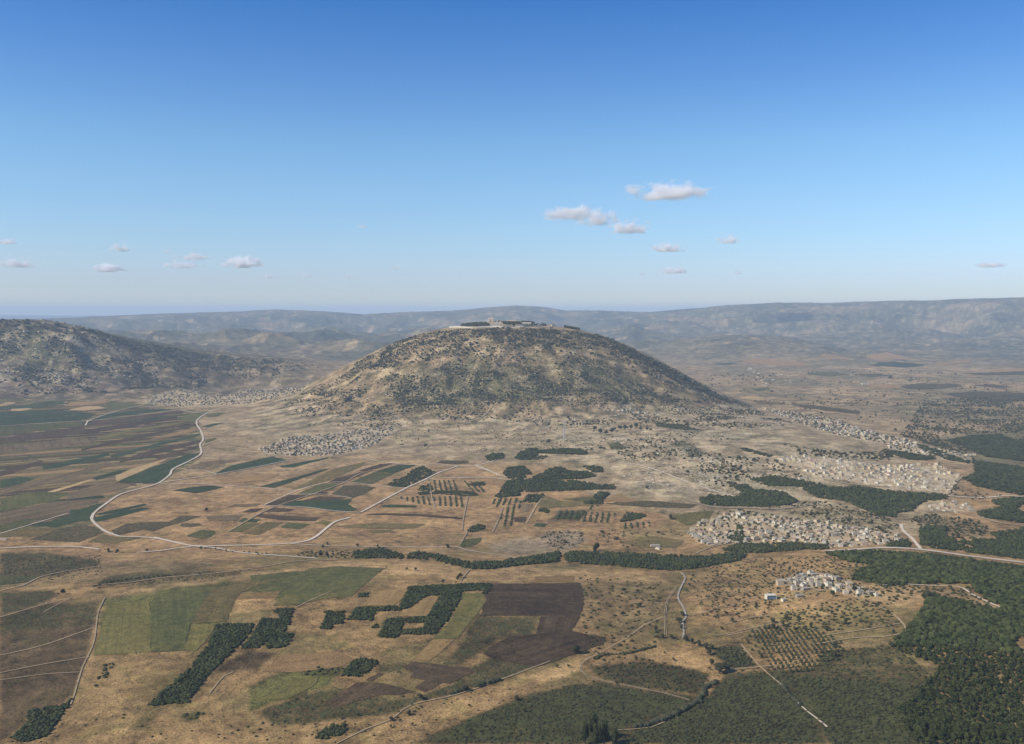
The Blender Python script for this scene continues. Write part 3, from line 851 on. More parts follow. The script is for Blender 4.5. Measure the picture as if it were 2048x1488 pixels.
def strip_fields():
    # the long narrow holdings of the left plain, one sheet each
    a, b = ground_at([0, 391], [876, 848])
    d = (b - a) / np.hypot(*(b - a)); nr = np.array([-d[1], d[0]])
    poly = ground_at(*parse('P -60,806 150,800 250,812 330,818 385,828 390,842 398,872 394,900 396,914 335,952 290,968 235,988 200,1010 160,1030 100,1052 -60,1076').T)
    q = np.stack([(poly - a) @ d, (poly - a) @ nr], 1)
    rg = np.random.default_rng(23); n = 0
    v = q[:, 1].min()
    while v < q[:, 1].max() and n < 260:
        w = rg.uniform(14, 44)
        us = np.arange(q[:, 0].min(), q[:, 0].max(), 20.0)
        at = lambda x, y: a + d * np.atleast_1d(x)[:, None] + nr * (y - 0.00002 * np.atleast_1d(x) ** 2 - 10 * np.sin(np.atleast_1d(x) / 900))[:, None]
        A_, B_ = at(us, v + 0 * us), at(us, v + w + 0 * us)
        ok = us[inside(poly, A_[:, 0], A_[:, 1]) & inside(poly, B_[:, 0], B_[:, 1])]
        if len(ok) > 4:
            u, u1 = ok[0], ok[-1]
            while u < u1 - 80:
                e = min(u + rg.uniform(300, 1500), u1)
                k = rg.choice(list('bbbdddggmtoo'))
                if rg.uniform() < 0.8:
                    k_ = rg.uniform(-25, 25, 2)
                    m_ = np.linspace(0, 1, 4)
                    lo_ = [(u + (e - u) * t_, v) for t_ in m_]; hi_ = [(u + (e - u) * t_ + (k_[0] if t_ == 1 else k_[1] if t_ == 0 else 0), v + w - 3) for t_ in m_[::-1]]
                    c = np.array(lo_ + hi_)
                    field(k, at(c[:, 0], c[:, 1]), jit=0.3); n += 1
                u = e + rg.uniform(5, 120)
            if rg.uniform() < 0.3:
                g_ = rg.uniform(7, 15); h0, h1 = ok[0] + rg.uniform(0, 0.4) * (ok[-1] - ok[0]), ok[-1] - rg.uniform(0, 0.3) * (ok[-1] - ok[0])
                m_ = np.linspace(h0, h1, 6); c = np.array([(x_, v - g_ / 2) for x_ in m_] + [(x_, v + g_ / 2) for x_ in m_[::-1]])
                field(rg.choice(['l', 't', 't']), at(c[:, 0], c[:, 1]), jit=0.3)
        v += w + rg.choice([0, 0, 3, 8])
    print('strips', n)
strip_fields()
for ln in FIELDS.strip().split('\n'):
    k_, s_ = ln.split(' ', 1)
    field(k_, s_)

# ------------------------------------------------------------------ roads and tracks
def smooth_line(P, step):
    """Catmull-Rom through the surveyed points"""
    out = []
    n = len(P)
    for i in range(n - 1):
        p0, p1, p2, p3 = P[max(i - 1, 0)], P[i], P[i + 1], P[min(i + 2, n - 1)]
        k = max(1, int(np.hypot(*(p2 - p1)) / step))
        for q in range(k):
            t = q / k
            out.append(0.5 * ((2 * p1) + (-p0 + p2) * t + (2 * p0 - 5 * p1 + 4 * p2 - p3) * t * t + (-p0 + 3 * p1 - 3 * p2 + p3) * t ** 3))
    out.append(P[-1])
    return np.array(out)

def ribbon(L, w, lift_extra, off=0.0):
    t = np.gradient(L, axis=0); t /= np.maximum(np.hypot(*t.T), 1e-6)[:, None]
    nr = np.stack([-t[:, 1], t[:, 0]], 1)
    ww = w * 0.5 * (1 + 0.22 * fbm(L[:, 0], L[:, 1], 45, 3, 8))
    cols = []
    for k in (-1, -0.33, 0.33, 1):
        q = L + nr * (off + ww * k)[:, None] if np.ndim(off + ww * k) else L
        rr = np.hypot(q[:, 0], q[:, 1])
        cols.append(np.c_[q, hz(q[:, 0], q[:, 1]) + 0.34 + 0.00042 * rr + lift_extra * 0.4])
    V = np.stack(cols, 1)
    n = len(L)
    idx = np.arange(n * 4).reshape(n, 4)
    Q = np.stack([idx[:-1, :-1], idx[:-1, 1:], idx[1:, 1:], idx[1:, :-1]], -1).reshape(-1, 4)[:, ::-1]
    return V.reshape(-1, 3), Q

def road(name, mat, w, s, twin=False):
    P = ground_at(*parse(s).T)
    L = smooth_line(P, 12)
    _layer[0] += 1
    if twin:
        # two wheel ruts with a worn crown between
        a = ribbon(L, w * 0.42, 0.05 + 0.002 * (int(_layer[0]) % 50), -w * 0.42); b = ribbon(L, w * 0.42, 0.05 + 0.002 * (int(_layer[0]) % 50), w * 0.42)
        V = np.concatenate([a[0], b[0]]); Q = np.concatenate([a[1], b[1] + len(a[0])])
    else:
        V, Q = ribbon(L, w, 0.02 * (_layer[0] % 40))
    obj(name, mesh_from(name, V, Q, None, (mat,), smooth=True), kind='structure')

ROADS = """
G 6.6 A 2010,170 1880,215 1790,290 1830,380 1850,450 1820,500 1830,580 1740,640 1580,720 1540,780 1420,860 1200,920 1080,960 990,1020 880,1100 840,1150 840,1190 900,1250 980,1300 1090,1337
G 5.4 J 372,257 J
G 6.2 J 370,805 372,805
G 6.2 A 1090,1337 1300,1343 1450,1360 1680,1411
G 6.2 J 900,805 1000,828 1120,855 1260,868 1400,893 1620,912 1860,930
G 6.6 J 1120,855 1300,855 1640,845 1780,830 1850,800 1900,760 1960,715 2048,690
G 5.8 B 1100,665 1240,590 1400,505 1500,460 1620,400 1690,375 1760,350
G 3.7 B 600,880 870,895 1180,902 1690,905 1760,905 1850,930 2048,960 2180,985
G 5.4 J 0,870 200,862 420,860 500,866 580,877
G 5.0 J 800,895 870,890 940,884 1030,870 1120,862
G 3.7 J 0,785 200,725 400,665
G 5.8 J 0,155 430,128 510,125 740,100 940,75 1050,60
G 4.2 J 515,125 580,100 690,65 850,28
G 5.8 J 515,123 508,135 500,152
G 4.2 J 1060,60 1130,75 1205,78
G 3.7 J 915,490 1050,492 1200,495 1500,515 1740,535
G 4.2 J 915,490 1100,462 1270,437 1480,398 1690,355
G 3.3 J 1080,410 1180,413 1270,437
T 7.0 J 1170,275 1280,240 1420,235 1440,255 1490,290
T 5.6 J 1280,225 1330,260 1460,280 1560,320
T 4.9 J 1165,345 1230,347 1430,350
T 5.6 J 1350,190 1470,165 1560,130
T 4.2 B 190,800 430,665 550,615 760,545 980,465 1080,410 1190,375
G 3.3 B 440,615 660,520 860,465 1040,465 1240,490 1400,500
G 3.3 B 610,545 860,545 1035,570
G 3.7 B 430,620 700,630 900,655 1095,668
G 3.7 B 1110,293 1230,320 1380,338 1520,343 1600,335 1740,348 1880,348 2048,300
G 3.3 B 1500,455 1600,435 1800,428 1960,430
G 3.3 B 1880,350 1960,380 2048,410
T 4.2 B 1510,343 1540,375
T 2.8 B 1830,555 1800,700 1790,790
T 2.8 B 1565,450 1580,550 1605,640
T 2.8 B 1740,450 1840,555
T 2.8 B 1770,890 1830,790 1870,750
G 5.2 C 170,445 260,480 350,520 480,540 560,545
G 4.0 C 0,535 250,530 380,545 500,545
T 3.5 C 520,845 580,740 640,650
T 3.5 C 290,905 330,820 360,740
G 5.2 C 1150,430 1300,450 1440,490 1560,540 1700,590 1900,650 2000,668
V 11.2 C 1640,690 1760,725 1900,738 2048,740 2200,745 2350,735 2480,715
G 11.5 D 790,799 960,790 1180,778 1400,790 1700,830 2048,872 2200,890
G 6.5 D 1270,630 1285,670 1340,720 1395,785
G 6.5 D 1560,450 1780,462 1930,450 2048,455 2200,450
T 7.7 D 1430,550 1600,550 1750,580 1900,620 2048,640 2200,660
T 6.3 D 1660,330 1600,380 1570,440
T 8.4 D 780,345 880,365 1000,380 1200,395
T 6.3 D 1250,200 1500,235 1700,265
T 4.2 D 620,410 820,470 900,485 1050,530 1200,590 1270,620
T 4.2 D 1480,745 1620,755 1720,792
t 2.5 G 1290,340 1270,370 1220,450 1205,560 1208,700
t 2.2 G 1190,565 1060,620 900,730 700,840 610,890 585,950 640,1000 850,1050 1000,1080 1200,1120 1380,1170
T 1.3 G 1375,555 1500,530 1650,470 1860,420
T 1.3 G 1500,680 1560,700 1700,680 1850,640 2006,610
T 1.3 G 1690,950 1900,930 2006,920
T 1.5 G 1740,760 1880,910
T 1.5 G 1380,330 1600,320 1850,310
T 1.5 G 1400,450 1600,410 1900,360
T 1.7 H 110,715 230,860 380,990
G 1.8 H 380,990 520,1140 620,1220 700,1285
T 1.5 H 0,890 250,870 500,850
T 2.2 H 900,380 930,420 1050,460 1150,510 1230,590 1240,630 1100,665 880,675 600,720
T 1.7 H 1220,570 1000,610 700,655 500,690
G 3.1 H 1060,315 1200,305 1400,315 1600,325 1700,380 1850,450 1960,490
T 2.2 H 700,300 900,285 1060,292
T 1.5 H 0,300 200,300 350,290
T 1.5 H 0,465 200,420 320,390
T 1.5 H 0,580 200,530 350,520
T 1.5 H 0,660 100,640 320,600 500,560
T 1.7 H 380,330 450,400 520,380 700,340
T 4.2 E 0,350 160,310 290,250 480,210 700,180
T 4.5 E 640,310 900,290 1100,260 1400,235 1700,200 2048,145 2300,140
T 2.1 E 0,530 270,450 490,395
T 1.6 E 290,500 420,430 490,395
T 1.8 E 720,390 670,500 640,700 560,880 500,1080 480,1130
T 1.8 E 0,790 300,720 640,600
T 1.8 E 0,910 300,850 610,800
T 1.8 E 0,960 300,920 540,905
T 1.6 E 1030,775 1290,768
T 1.4 E 1630,370 1510,575
T 1.6 E 1430,1050 1530,930 1590,905
T 2.1 F 1440,280 1470,240 1500,205
T 1.6 F 320,460 420,410 560,350
T 1.7 F 590,1393 800,1290 960,1230 1100,1130 1400,1060 1700,960 2048,830
T 1.5 G 850,1390 960,1385 1100,1370 1200,1330
T 5.6 Q 1750,520 2048,505 2300,560
T 6.3 N 1010,720 1120,630 1160,610
T 6.3 N 500,530 560,500
T 7.0 I 360,345 395,375 390,400
T 8.4 O 240,380 360,345 500,352 760,362
T 3.5 O 130,440 250,390 380,360
T 3.5 O 500,170 580,240 600,290 680,340
T 3.5 O 640,170 760,240 900,330
"""
for ln in ROADS.strip().split('\n'):
    t_ = ln.split()
    if len(t_) < 6: continue
    if t_[0] == 't': road('dirt_road', 'earth_track', float(t_[1]), ' '.join(t_[2:]), True)
    else: road({'G': 'gravel_road', 'T': 'path', 'V': 'road'}[t_[0]], {'G': 'gravel_road', 'T': 'earth_track', 'V': 'verge_earth'}[t_[0]], float(t_[1]), ' '.join(t_[2:]))
road('river', 'stream_stones', 2.8, 'G 1320,240 1350,280 1310,370 1300,430 1340,500 1355,570 1330,600 1340,660 1335,720')
# ------------------------------------------------------------------ vegetation
def blob(seed, seg=6, rings=3, top=1.0, jit=0.22, cone=0.0):
    """a small faceted crown: unit radius, base at z = 0, height about 'top' * 1.6"""
    rg = np.random.default_rng(seed)
    V = []
    for i in range(rings):
        t = (i + 0.35) / rings
        z = t * 1.6 * top
        rad = math.sin(math.pi * (0.18 + 0.72 * t)) ** 0.8 * (1 - cone * t)
        for j in range(seg):
            a = 2 * math.pi * (j + 0.5 * (i % 2)) / seg + rg.uniform(-.2, .2)
            k = 1 + rg.uniform(-jit, jit)
            V.append((math.cos(a) * rad * k, math.sin(a) * rad * k, z + rg.uniform(-jit, jit) * 0.4))
    V.append((rg.uniform(-.15, .15), rg.uniform(-.15, .15), 1.6 * top)); V.append((0, 0, -0.1))
    T = []
    for i in range(rings - 1):
        for j in range(seg):
            a, b = i * seg + j, i * seg + (j + 1) % seg
            c, d = a + seg, b + seg
            T += [(a, b, d), (a, d, c)]
    n = rings * seg
    for j in range(seg):
        T.append(((rings - 1) * seg + j, (rings - 1) * seg + (j + 1) % seg, n)); T.append(((j + 1) % seg, j, n + 1))
    return np.array(V), np.array(T)

def leafy(seed, lobes=7, per=34, tall=1.0, size=0.17):
    """a crown of leaf clusters over several lobes, with a darker broken core"""
    rg = np.random.default_rng(seed)
    V, T = [], []
    for q in range(lobes):
        a = rg.uniform(0, 2 * math.pi); rr = rg.uniform(0.1, 0.55) if q else 0
        c = np.array([math.cos(a) * rr, math.sin(a) * rr, rg.uniform(0.45, 1.25) * tall]); R0 = rg.uniform(0.34, 0.55)
        if q == 0: c[2] = 1.0 * tall; R0 = 0.55
        cv, ct = blob(seed * 31 + q, 5, 2, 1.0, 0.3)
        cv = (cv - [0, 0, .8]) * R0 * 0.82 * np.array([1, 1, 1.1]) + c
        T += (ct + len(V)).tolist(); V += cv.tolist()
        for _ in range(per):
            d = rg.normal(size=3); d /= np.linalg.norm(d)
            if d[2] < -0.5: d[2] *= -1
            p = c + d * R0 * np.array([1, 1, 1.1]) * rg.uniform(0.8, 1.18)
            u = np.cross(d, rg.normal(size=3)); u /= np.linalg.norm(u) + 1e-9
            w = np.cross(d, u) + d * rg.uniform(-.5, .5)
            s = size * rg.uniform(0.6, 1.3)
            k = len(V)
            V += [(p + u * s).tolist(), (p + w * s).tolist(), (p - u * s * .8 - w * s * .5).tolist()]
            T.append((k, k + 1, k + 2))
    return np.array(V), np.array(T)

FAR = [blob(i, 5, 2, 1.0, 0.25) for i in range(10)]
MID = [blob(20 + i, 6, 3, 1.05, 0.28) for i in range(10)]
PINE = [blob(40 + i, 6, 3, 1.25, 0.25, 0.35) for i in range(10)]
NEAR = [leafy(60 + i, 4, 12, 1.0, 0.26) for i in range(8)]

def merge(protos, P, z, s, sz, tones, seed=0):
    """many small crowns as one mesh (only for what is past counting)"""
    rg = np.random.default_rng(seed)
    which = rg.integers(0, len(protos), len(P)); ang = rg.uniform(0, 2 * math.pi, len(P))
    VV, TT, TN = [], [], []; off = 0
    for k, (pv, pt) in enumerate(protos):
        m = which == k
        if not m.any(): continue
        c, sn = np.cos(ang[m])[:, None], np.sin(ang[m])[:, None]
        X = (pv[None, :, 0] * c - pv[None, :, 1] * sn) * s[m][:, None] + P[m, 0][:, None]
        Y = (pv[None, :, 0] * sn + pv[None, :, 1] * c) * s[m][:, None] + P[m, 1][:, None]
        Z = pv[None, :, 2] * sz[m][:, None] + z[m][:, None]
        V = np.stack([X, Y, Z], -1).reshape(-1, 3)
        n = m.sum()
        T = (pt[None] + (np.arange(n) * len(pv))[:, None, None] + off).reshape(-1, 3)
        VV.append(V); TT.append(T); TN.append(np.repeat(tones[m], len(pv))); off += len(V)
    return np.concatenate(VV), np.concatenate(TT), np.concatenate(TN)

TRI_COUNT = [0]
def stuff_trees(name, label, protos, P, s, mat, tall=1.0, seed=0, sink=0.15):
    if len(P) == 0: return
    z = hz(P[:, 0], P[:, 1]) - s * sink
    tn = np.random.default_rng(seed + 5).uniform(0, 1, len(P))
    V, T, N = merge(protos, P, z, s, s * tall, tn, seed)
    TRI_COUNT[0] += len(T)
    return obj(name, mesh_from(name, V, T, None, (mat,), tone=N), kind='stuff', label=label)

def scatter(s, spacing, jit=0.45, seed=0, plan=None):
    """jittered grid of plan points inside a surveyed outline"""
    poly = ground_at(*parse(s).T) if plan is None else plan
    lo, hi = poly.min(0), poly.max(0)
    gx, gy = np.meshgrid(np.arange(lo[0], hi[0], spacing), np.arange(lo[1], hi[1], spacing * 0.87))
    gx[1::2] += spacing / 2
    rg = np.random.default_rng(seed + 100)
    G = np.stack([gx.ravel(), gy.ravel()], 1) + rg.uniform(-jit, jit, (gx.size, 2)) * spacing
    return G[inside(poly, G[:, 0], G[:, 1])]

def wood(name, label, outlines, spacing, rad, mat, protos, tall=1.0, seed=1, thin=0.0):
    P = np.concatenate([scatter(o, spacing, 0.42, seed + i) for i, o in enumerate(outlines)])
    rg = np.random.default_rng(seed)
    if thin: P = P[rg.uniform(size=len(P)) > thin]
    if name == 'woods': P = P[fbm(P[:, 0], P[:, 1], 22, 2, seed) > -0.42]
    s = rad * rg.uniform(0.7, 1.35, len(P))
    return stuff_trees(name, label, protos, P, s, mat, tall, seed)

GROVES = [
 ('dark belt of trees between the plain and the near hills', 5.5, 3.9, 1.0, 0.0,
  ['G 0,160 200,130 430,90 445,115 440,160 200,180 0,205', 'G 465,110 530,90 900,100 1200,115 1500,125 1660,95 1800,110 1750,150 1500,200 1300,225 1100,215 850,190 600,175 490,160',
   'F 1360,135 1500,160 1700,152 1720,198 1520,200 1400,175']),
 ('thinner belt of trees beside the pale road west of the dark belt', 7.5, 3.6, 1.0, 0.25, ['F 1060,100 1150,85 1280,100 1370,128 1500,158 1370,172 1260,138 1080,130', 'F 700,80 900,60 1040,100 1060,132 860,128 700,125']),
 ('low bushes along the road fork', 9, 2.6, 0.8, 0.45, ['F 380,80 640,70 760,78 700,125 470,122 300,105', 'E 1350,45 1560,68 1850,92 1840,104 1540,82 1350,62', 'E 690,60 860,78 850,98 740,92']),
 ('dark wood above the upper village on the right', 6, 4.4, 1.0, 0.0, ['D 0,470 60,445 230,460 270,430 400,410 540,430 560,450 620,485 560,505 400,520 100,510 0,500', 'D 170,365 300,385 350,420 270,430 200,385']),
 ('long dark wood below the right hand village', 6.5, 4.6, 1.0, 0.0, ['D 320,345 450,325 560,340 640,360 760,375 760,385 640,392 560,387 420,388', 'D 640,400 700,380 900,400 1000,395 1300,430 1560,445 1570,465 1400,490 1340,545 1240,560 1240,585 1160,580 1000,520 900,480 740,460']),
 ('hedge like row of trees on the bare slope', 6.5, 3.6, 1.0, 0.0, ['D 255,150 290,148 460,195 440,205 300,170']),
 ('wood on the far side of the right hand village', 8, 5, 1.0, 0.05, ['D 1150,155 1260,170 1420,195 1500,210 1440,225 1320,220 1200,180', 'D 1360,120 1440,140 1540,180 1700,230 1700,245 1560,220 1420,165']),
 ('forest at the right edge below the plain', 9, 6.0, 0.9, 0.03, ['D 1540,100 1640,120 1800,200 1900,212 2048,230 2200,240 2200,120 2048,115 1900,60 1700,70']),
 ('forest at the right edge beside the village', 8, 5.6, 0.95, 0.03, ['D 1730,230 2048,270 2250,280 2250,450 2048,450 1900,420 1750,390 1665,340 1740,310']),
 ('woods between the roads at the right edge', 7, 5.0, 1.0, 0.03, ['D 1850,480 2048,460 2200,460 2200,510 2048,500 1980,540 1860,500', 'D 1750,560 1900,520 2048,550 2200,560 2200,630 2048,625 1900,600 1780,585']),
 ('square plantation beside the village road', 5.5, 4.0, 1.3, 0.0, ['D 1390,650 1550,650 1560,710 1610,720 1620,755 1720,790 1560,770 1400,762 1390,700']),
 ('dark wood above the paved road at the right edge', 6.2, 4.5, 1.0, 0.0, ['D 1620,740 1800,730 1900,735 1840,690 2048,655 2200,660 2200,870 2048,850 1800,820 1560,790 1450,775 1550,772 1720,797 1740,770']),
 ('dark trees along the lower edge of the near village', 5.2, 3.8, 1.0, 0.0, ['D 140,790 250,755 480,750 810,760 820,785 640,790 400,810 200,805', 'D 1170,770 1220,740 1300,730 1350,765 1300,775', 'O 360,310 450,290 470,210 510,220 520,290 550,320 480,345']),
 ('bushy plantation in the middle of the slope', 6, 4.2, 0.8, 0.0, ['C 360,500 400,460 500,450 540,480 555,505 500,535 400,535']),
 ('dark plantations in the middle of the slope', 5.8, 4.1, 1.15, 0.0, ['C 540,540 640,500 690,465 760,462 830,490 940,490 1000,520 900,540 700,545', 'C 905,455 960,452 1040,465 1040,495 980,495']),
 ('broad dark plantation below the curved track', 5.8, 4.1, 1.15, 0.0, ['C 340,630 380,560 460,545 650,550 850,555 1000,580 1120,590 1120,610 1000,612 700,622 420,632', 'C 300,660 340,640 480,640 470,655 330,668', 'C 980,660 1000,635 1090,640 1040,690 990,685', 'C 500,700 530,655 640,650 600,700']),
 ('small dark copses among the orchards', 6, 3.6, 1.0, 0.05, ['C 1155,835 1200,770 1340,785 1330,800 1240,825', 'B 1820,800 1840,770 1910,750 1950,765 1920,790 1860,805', 'C 600,760 620,740 680,752 670,775', 'C 900,700 1050,690 1040,712 930,712']),
 ('dark orchard blocks west of the gravel road', 6, 3.5, 0.8, 0.05, ['B 1280,480 1320,440 1400,425 1440,380 1520,350 1560,370 1620,400 1520,440 1400,497 1320,490', 'B 1480,530 1650,515 1880,525 1900,550 1800,555 1640,540 1500,545', 'B 1820,465 1940,455 1950,480 1860,488', 'B 1500,490 1570,470 1600,520 1490,515']),
 ('upper plantations under the mountain', 7, 4.8, 1.1, 0.0, ['C 440,395 480,360 540,330 600,335 600,370 560,405 480,410', 'C 600,350 760,335 860,335 930,355 940,380 800,370 620,365', 'C 245,390 300,368 360,370 370,395 300,415 260,412']),
 ('lighter orchard under the upper plantations', 7.5, 3.3, 0.8, 0.1, ['C 500,385 680,380 640,405 540,412', 'C 1400,160 1560,165 1640,190 1740,210 1580,205 1410,180']),
]
for i, (lb, sp_, rd_, tl_, th_, ol_) in enumerate(GROVES):
    far_ = np.hypot(*ground_at(*parse(ol_[0]).T).mean(0)) > 2600
    wood('woods', lb, ol_, sp_ * (0.9 if not far_ else 1.0), rd_ * (0.88 if not far_ else 0.95), 'pine_foliage', FAR if far_ else PINE, tl_ * 0.72, 200 + i * 9, th_)

# plantations on the near hill
SQUARES = [
 ('long dark plantation slanting down the near hill', ['E 1480,580 1735,575 1710,640 1560,790 1440,900 1280,1110 1150,1125 1010,1130 1130,1020 1300,870 1420,720']),
 ('stepped dark plantation beside the long slanting one', ['E 1640,745 1720,650 1790,540 1960,540 1980,560 1930,640 2010,645 1960,730 1840,742 1810,730 1830,690 1750,740', 'E 1855,500 1890,475 2000,470 1975,545 1910,540 1900,505']),
 ('dark plantation in the bottom left corner', ['E 60,1360 180,1260 185,1180 320,1145 440,1130 470,1100 490,1070 480,1120 430,1180 320,1340 180,1380']),
 ('small dark plantation left of the ring shaped one', ['F 505,490 655,490 650,500 510,505', 'F 520,510 645,510 630,575 575,578 560,610 480,615 500,560']),
 ('tiny dark copse beside the ochre field', ['F 735,375 805,365 800,390 735,392', 'F 830,605 860,578 885,580 870,605']),
 ('dark block of trees joined to the ring shaped plantation', ['F 665,545 700,490 740,460 860,460 855,500 830,550', 'F 860,465 1010,452 1005,485 860,487']),
 ('ring shaped dark plantation around two ochre fields', ['F 1090,320 1350,310 1650,298 1640,345 1450,352 1300,378 1200,385 1160,420 1090,460 1010,485 1040,420', 'F 1215,525 1300,380 1290,340 1450,345 1420,430 1350,540 1270,645 1170,645 1190,590',
   'F 930,545 1060,535 1010,668 875,668', 'F 1030,615 1180,610 1200,645 1030,647', 'F 1060,535 1215,525 1200,565 1060,568', 'F 1590,345 1640,340 1620,370 1587,375']),
 ('square dark plantation above the black ploughed field', ['F 620,930 650,880 720,812 865,820 870,850 750,937']),
 ('oval dark copse at the lower edge', ['F 440,1350 500,1300 560,1270 650,1265 665,1300 600,1340 500,1360']),
]
for i, (lb, ol_) in enumerate(SQUARES):
    wood('plantation', lb, ol_, 3.3, 2.2, 'pine_foliage', MID + NEAR[:3], 0.8, 400 + i * 7)
wood('undergrowth', 'soft dark scrub strip on the stubble', ['E 640,1020 680,920 720,840 780,835 750,920 700,985'], 5, 2.0, 'scrub_foliage', MID, 0.6, 470, 0.3)
wood('undergrowth', 'dark scrub patch on the near stubble field', ['E 1240,1190 1360,1170 1390,1190 1340,1240 1260,1240', 'F 340,905 440,872 640,878 610,915 500,920 400,930'], 6, 2.0, 'scrub_foliage', MID, 0.6, 471, 0.35)

# the big wood in the lower right
R1 = 'P 1652,1107 1740,1104 1850,1110 1950,1122 2048,1137 2180,1150 2180,1240 2048,1227 2010,1222 1960,1190 1940,1168 1870,1168 1780,1172 1705,1160 1710,1150 1740,1130 1700,1125'
R2 = 'P 1850,1190 1880,1195 1930,1205 1950,1215 2048,1227 2180,1240 2180,1500 1830,1500 1800,1420 1850,1372 1880,1332 1812,1310 1780,1295 1800,1275 1830,1240 1850,1215'
wR1, wR2 = scatter(R1, 6.0, 0.42, 501), scatter(R2, 5.8, 0.42, 502)
clear = ground_at(*parse('P 2030,1275 2060,1270 2100,1285 2060,1302 2030,1298').T)
wR2 = wR2[~inside(clear, wR2[:, 0], wR2[:, 1])]
WOODP = np.concatenate([wR1, wR2])
vis = to_px(WOODP[:, 0], WOODP[:, 1], hz(WOODP[:, 0], WOODP[:, 1]))
# the stand that shows largest: those in frame, nearest first, become trees of their own further down
order = np.argsort(np.hypot(*WOODP.T) + np.where((vis[0] < 2040) & (vis[1] < 1486), 0, 1e6))
WOOD_SINGLE = WOODP[order[:110]]
rest = WOODP[order[110:]]
rg_ = np.random.default_rng(9)
rn = np.hypot(*rest.T) < 1250
stuff_trees('woods', 'dense green wood filling the lower right corner', NEAR, rest[rn], 3.6 * rg_.uniform(.7, 1.35, rn.sum()), 'wood_foliage', 0.95, 510)
stuff_trees('woods', 'dense green wood below the paved road on the right', MID + NEAR[:3], rest[~rn], 3.9 * rg_.uniform(.7, 1.35, (~rn).sum()), 'wood_foliage', 0.95, 511)

# low dark scrub of the lower right slopes
for i, (o_, sp_, rd_, th_) in enumerate((('P 1290,1455 1400,1410 1440,1365 1540,1340 1600,1390 1650,1488 1230,1488', 5.5, 1.5, 0.3), ('P 1550,1338 1600,1352 1850,1370 1810,1420 1830,1488 1665,1488 1610,1400', 5.5, 1.9, 0.25),
      ('P 870,1488 940,1440 1050,1400 1150,1368 1250,1375 1380,1400 1340,1425 1250,1450 1190,1488', 6.5, 1.4, 0.45), ('P 1180,1335 1300,1320 1420,1345 1400,1390 1260,1370 1190,1350', 6, 1.7, 0.45),
      ('G 1570,830 1600,780 1750,780 1880,920 1700,940', 5, 2.0, 0.2), ('P 1560,1225 1620,1212 1720,1195 1790,1225 1800,1255 1700,1262 1560,1262', 8.5, 2.0, 0.35), ('P 1640,1300 1790,1290 1850,1340 1860,1368 1640,1352', 7, 1.8, 0.4),
      ('P 1500,1235 1560,1225 1760,1205 1790,1240 1600,1255 1500,1262', 12, 2.2, 0.4), ('P 1160,1150 1330,1165 1340,1230 1300,1330 1170,1320', 13, 2.2, 0.55), ('P 800,1488 1000,1400 1170,1345 1200,1300 1420,1330 1640,1320 1850,1360 1850,1488', 13, 1.4, 0.35), ('P 0,1440 600,1410 1100,1370 850,1488 0,1488', 17, 1.2, 0.5), ('P 1400,1120 1720,1112 1740,1150 1700,1180 1420,1240', 11, 2.0, 0.4),
      ('P 1700,1165 1950,1175 2010,1222 1850,1190 1740,1220', 8, 2.4, 0.45), ('P 0,1115 200,1110 205,1150 0,1170', 8, 1.3, 0.5), ('P 190,1165 400,1145 520,1140 480,1150 300,1172 190,1176', 7, 1.3, 0.5),
      ('P 500,1400 780,1380 860,1420 640,1480 450,1488', 12, 1.5, 0.6))):
    wood('undergrowth', 'low dark bushes on the near slopes', [o_], sp_, rd_, 'scrub_foliage', MID, 0.62, 520 + i * 3, th_)

TUFT = []
for i in range(6):
    rg_t = np.random.default_rng(1300 + i)
    TUFT.append((np.array([(1, 0, 0), (0, 1, 0), (-1, 0, 0), (0, -1, 0), (0, 0, 1)]) * [1, 1, .8] + rg_t.uniform(-.3, .3, (5, 3)), np.array([(0, 1, 4), (1, 2, 4), (2, 3, 4), (3, 0, 4)])))
TF = []
for i, (o_, sp_, a_, b_) in enumerate((('P -60,1160 200,1165 640,1125 1340,1150 1345,1300 1150,1340 600,1488 -60,1488', 4.2, 0.36, 0.9), ('P 1150,1340 1345,1160 1700,1110 1830,1200 1870,1340 1850,1488 600,1488', 3.6, 0.6, 0.7),
                                       ('P 0,1115 640,1120 640,1130 180,1170 0,1175', 5, 0.5, 0.8))):
    q_ = scatter(o_, sp_, 0.5, 1400 + i)
    TF.append(q_[np.random.default_rng(i).uniform(size=len(q_)) < np.clip(a_ + b_ * fbm(q_[:, 0], q_[:, 1], 60, 3, 17) , 0.04, 1) * 0.5])
TF = np.concatenate(TF)
stuff_trees('grass', 'dry tussocks and low weeds over the near ground', TUFT, TF, np.random.default_rng(12).uniform(0.5, 1.3, len(TF)), 'scrub_foliage', 0.8, 1410)
print('tussocks', len(TF))

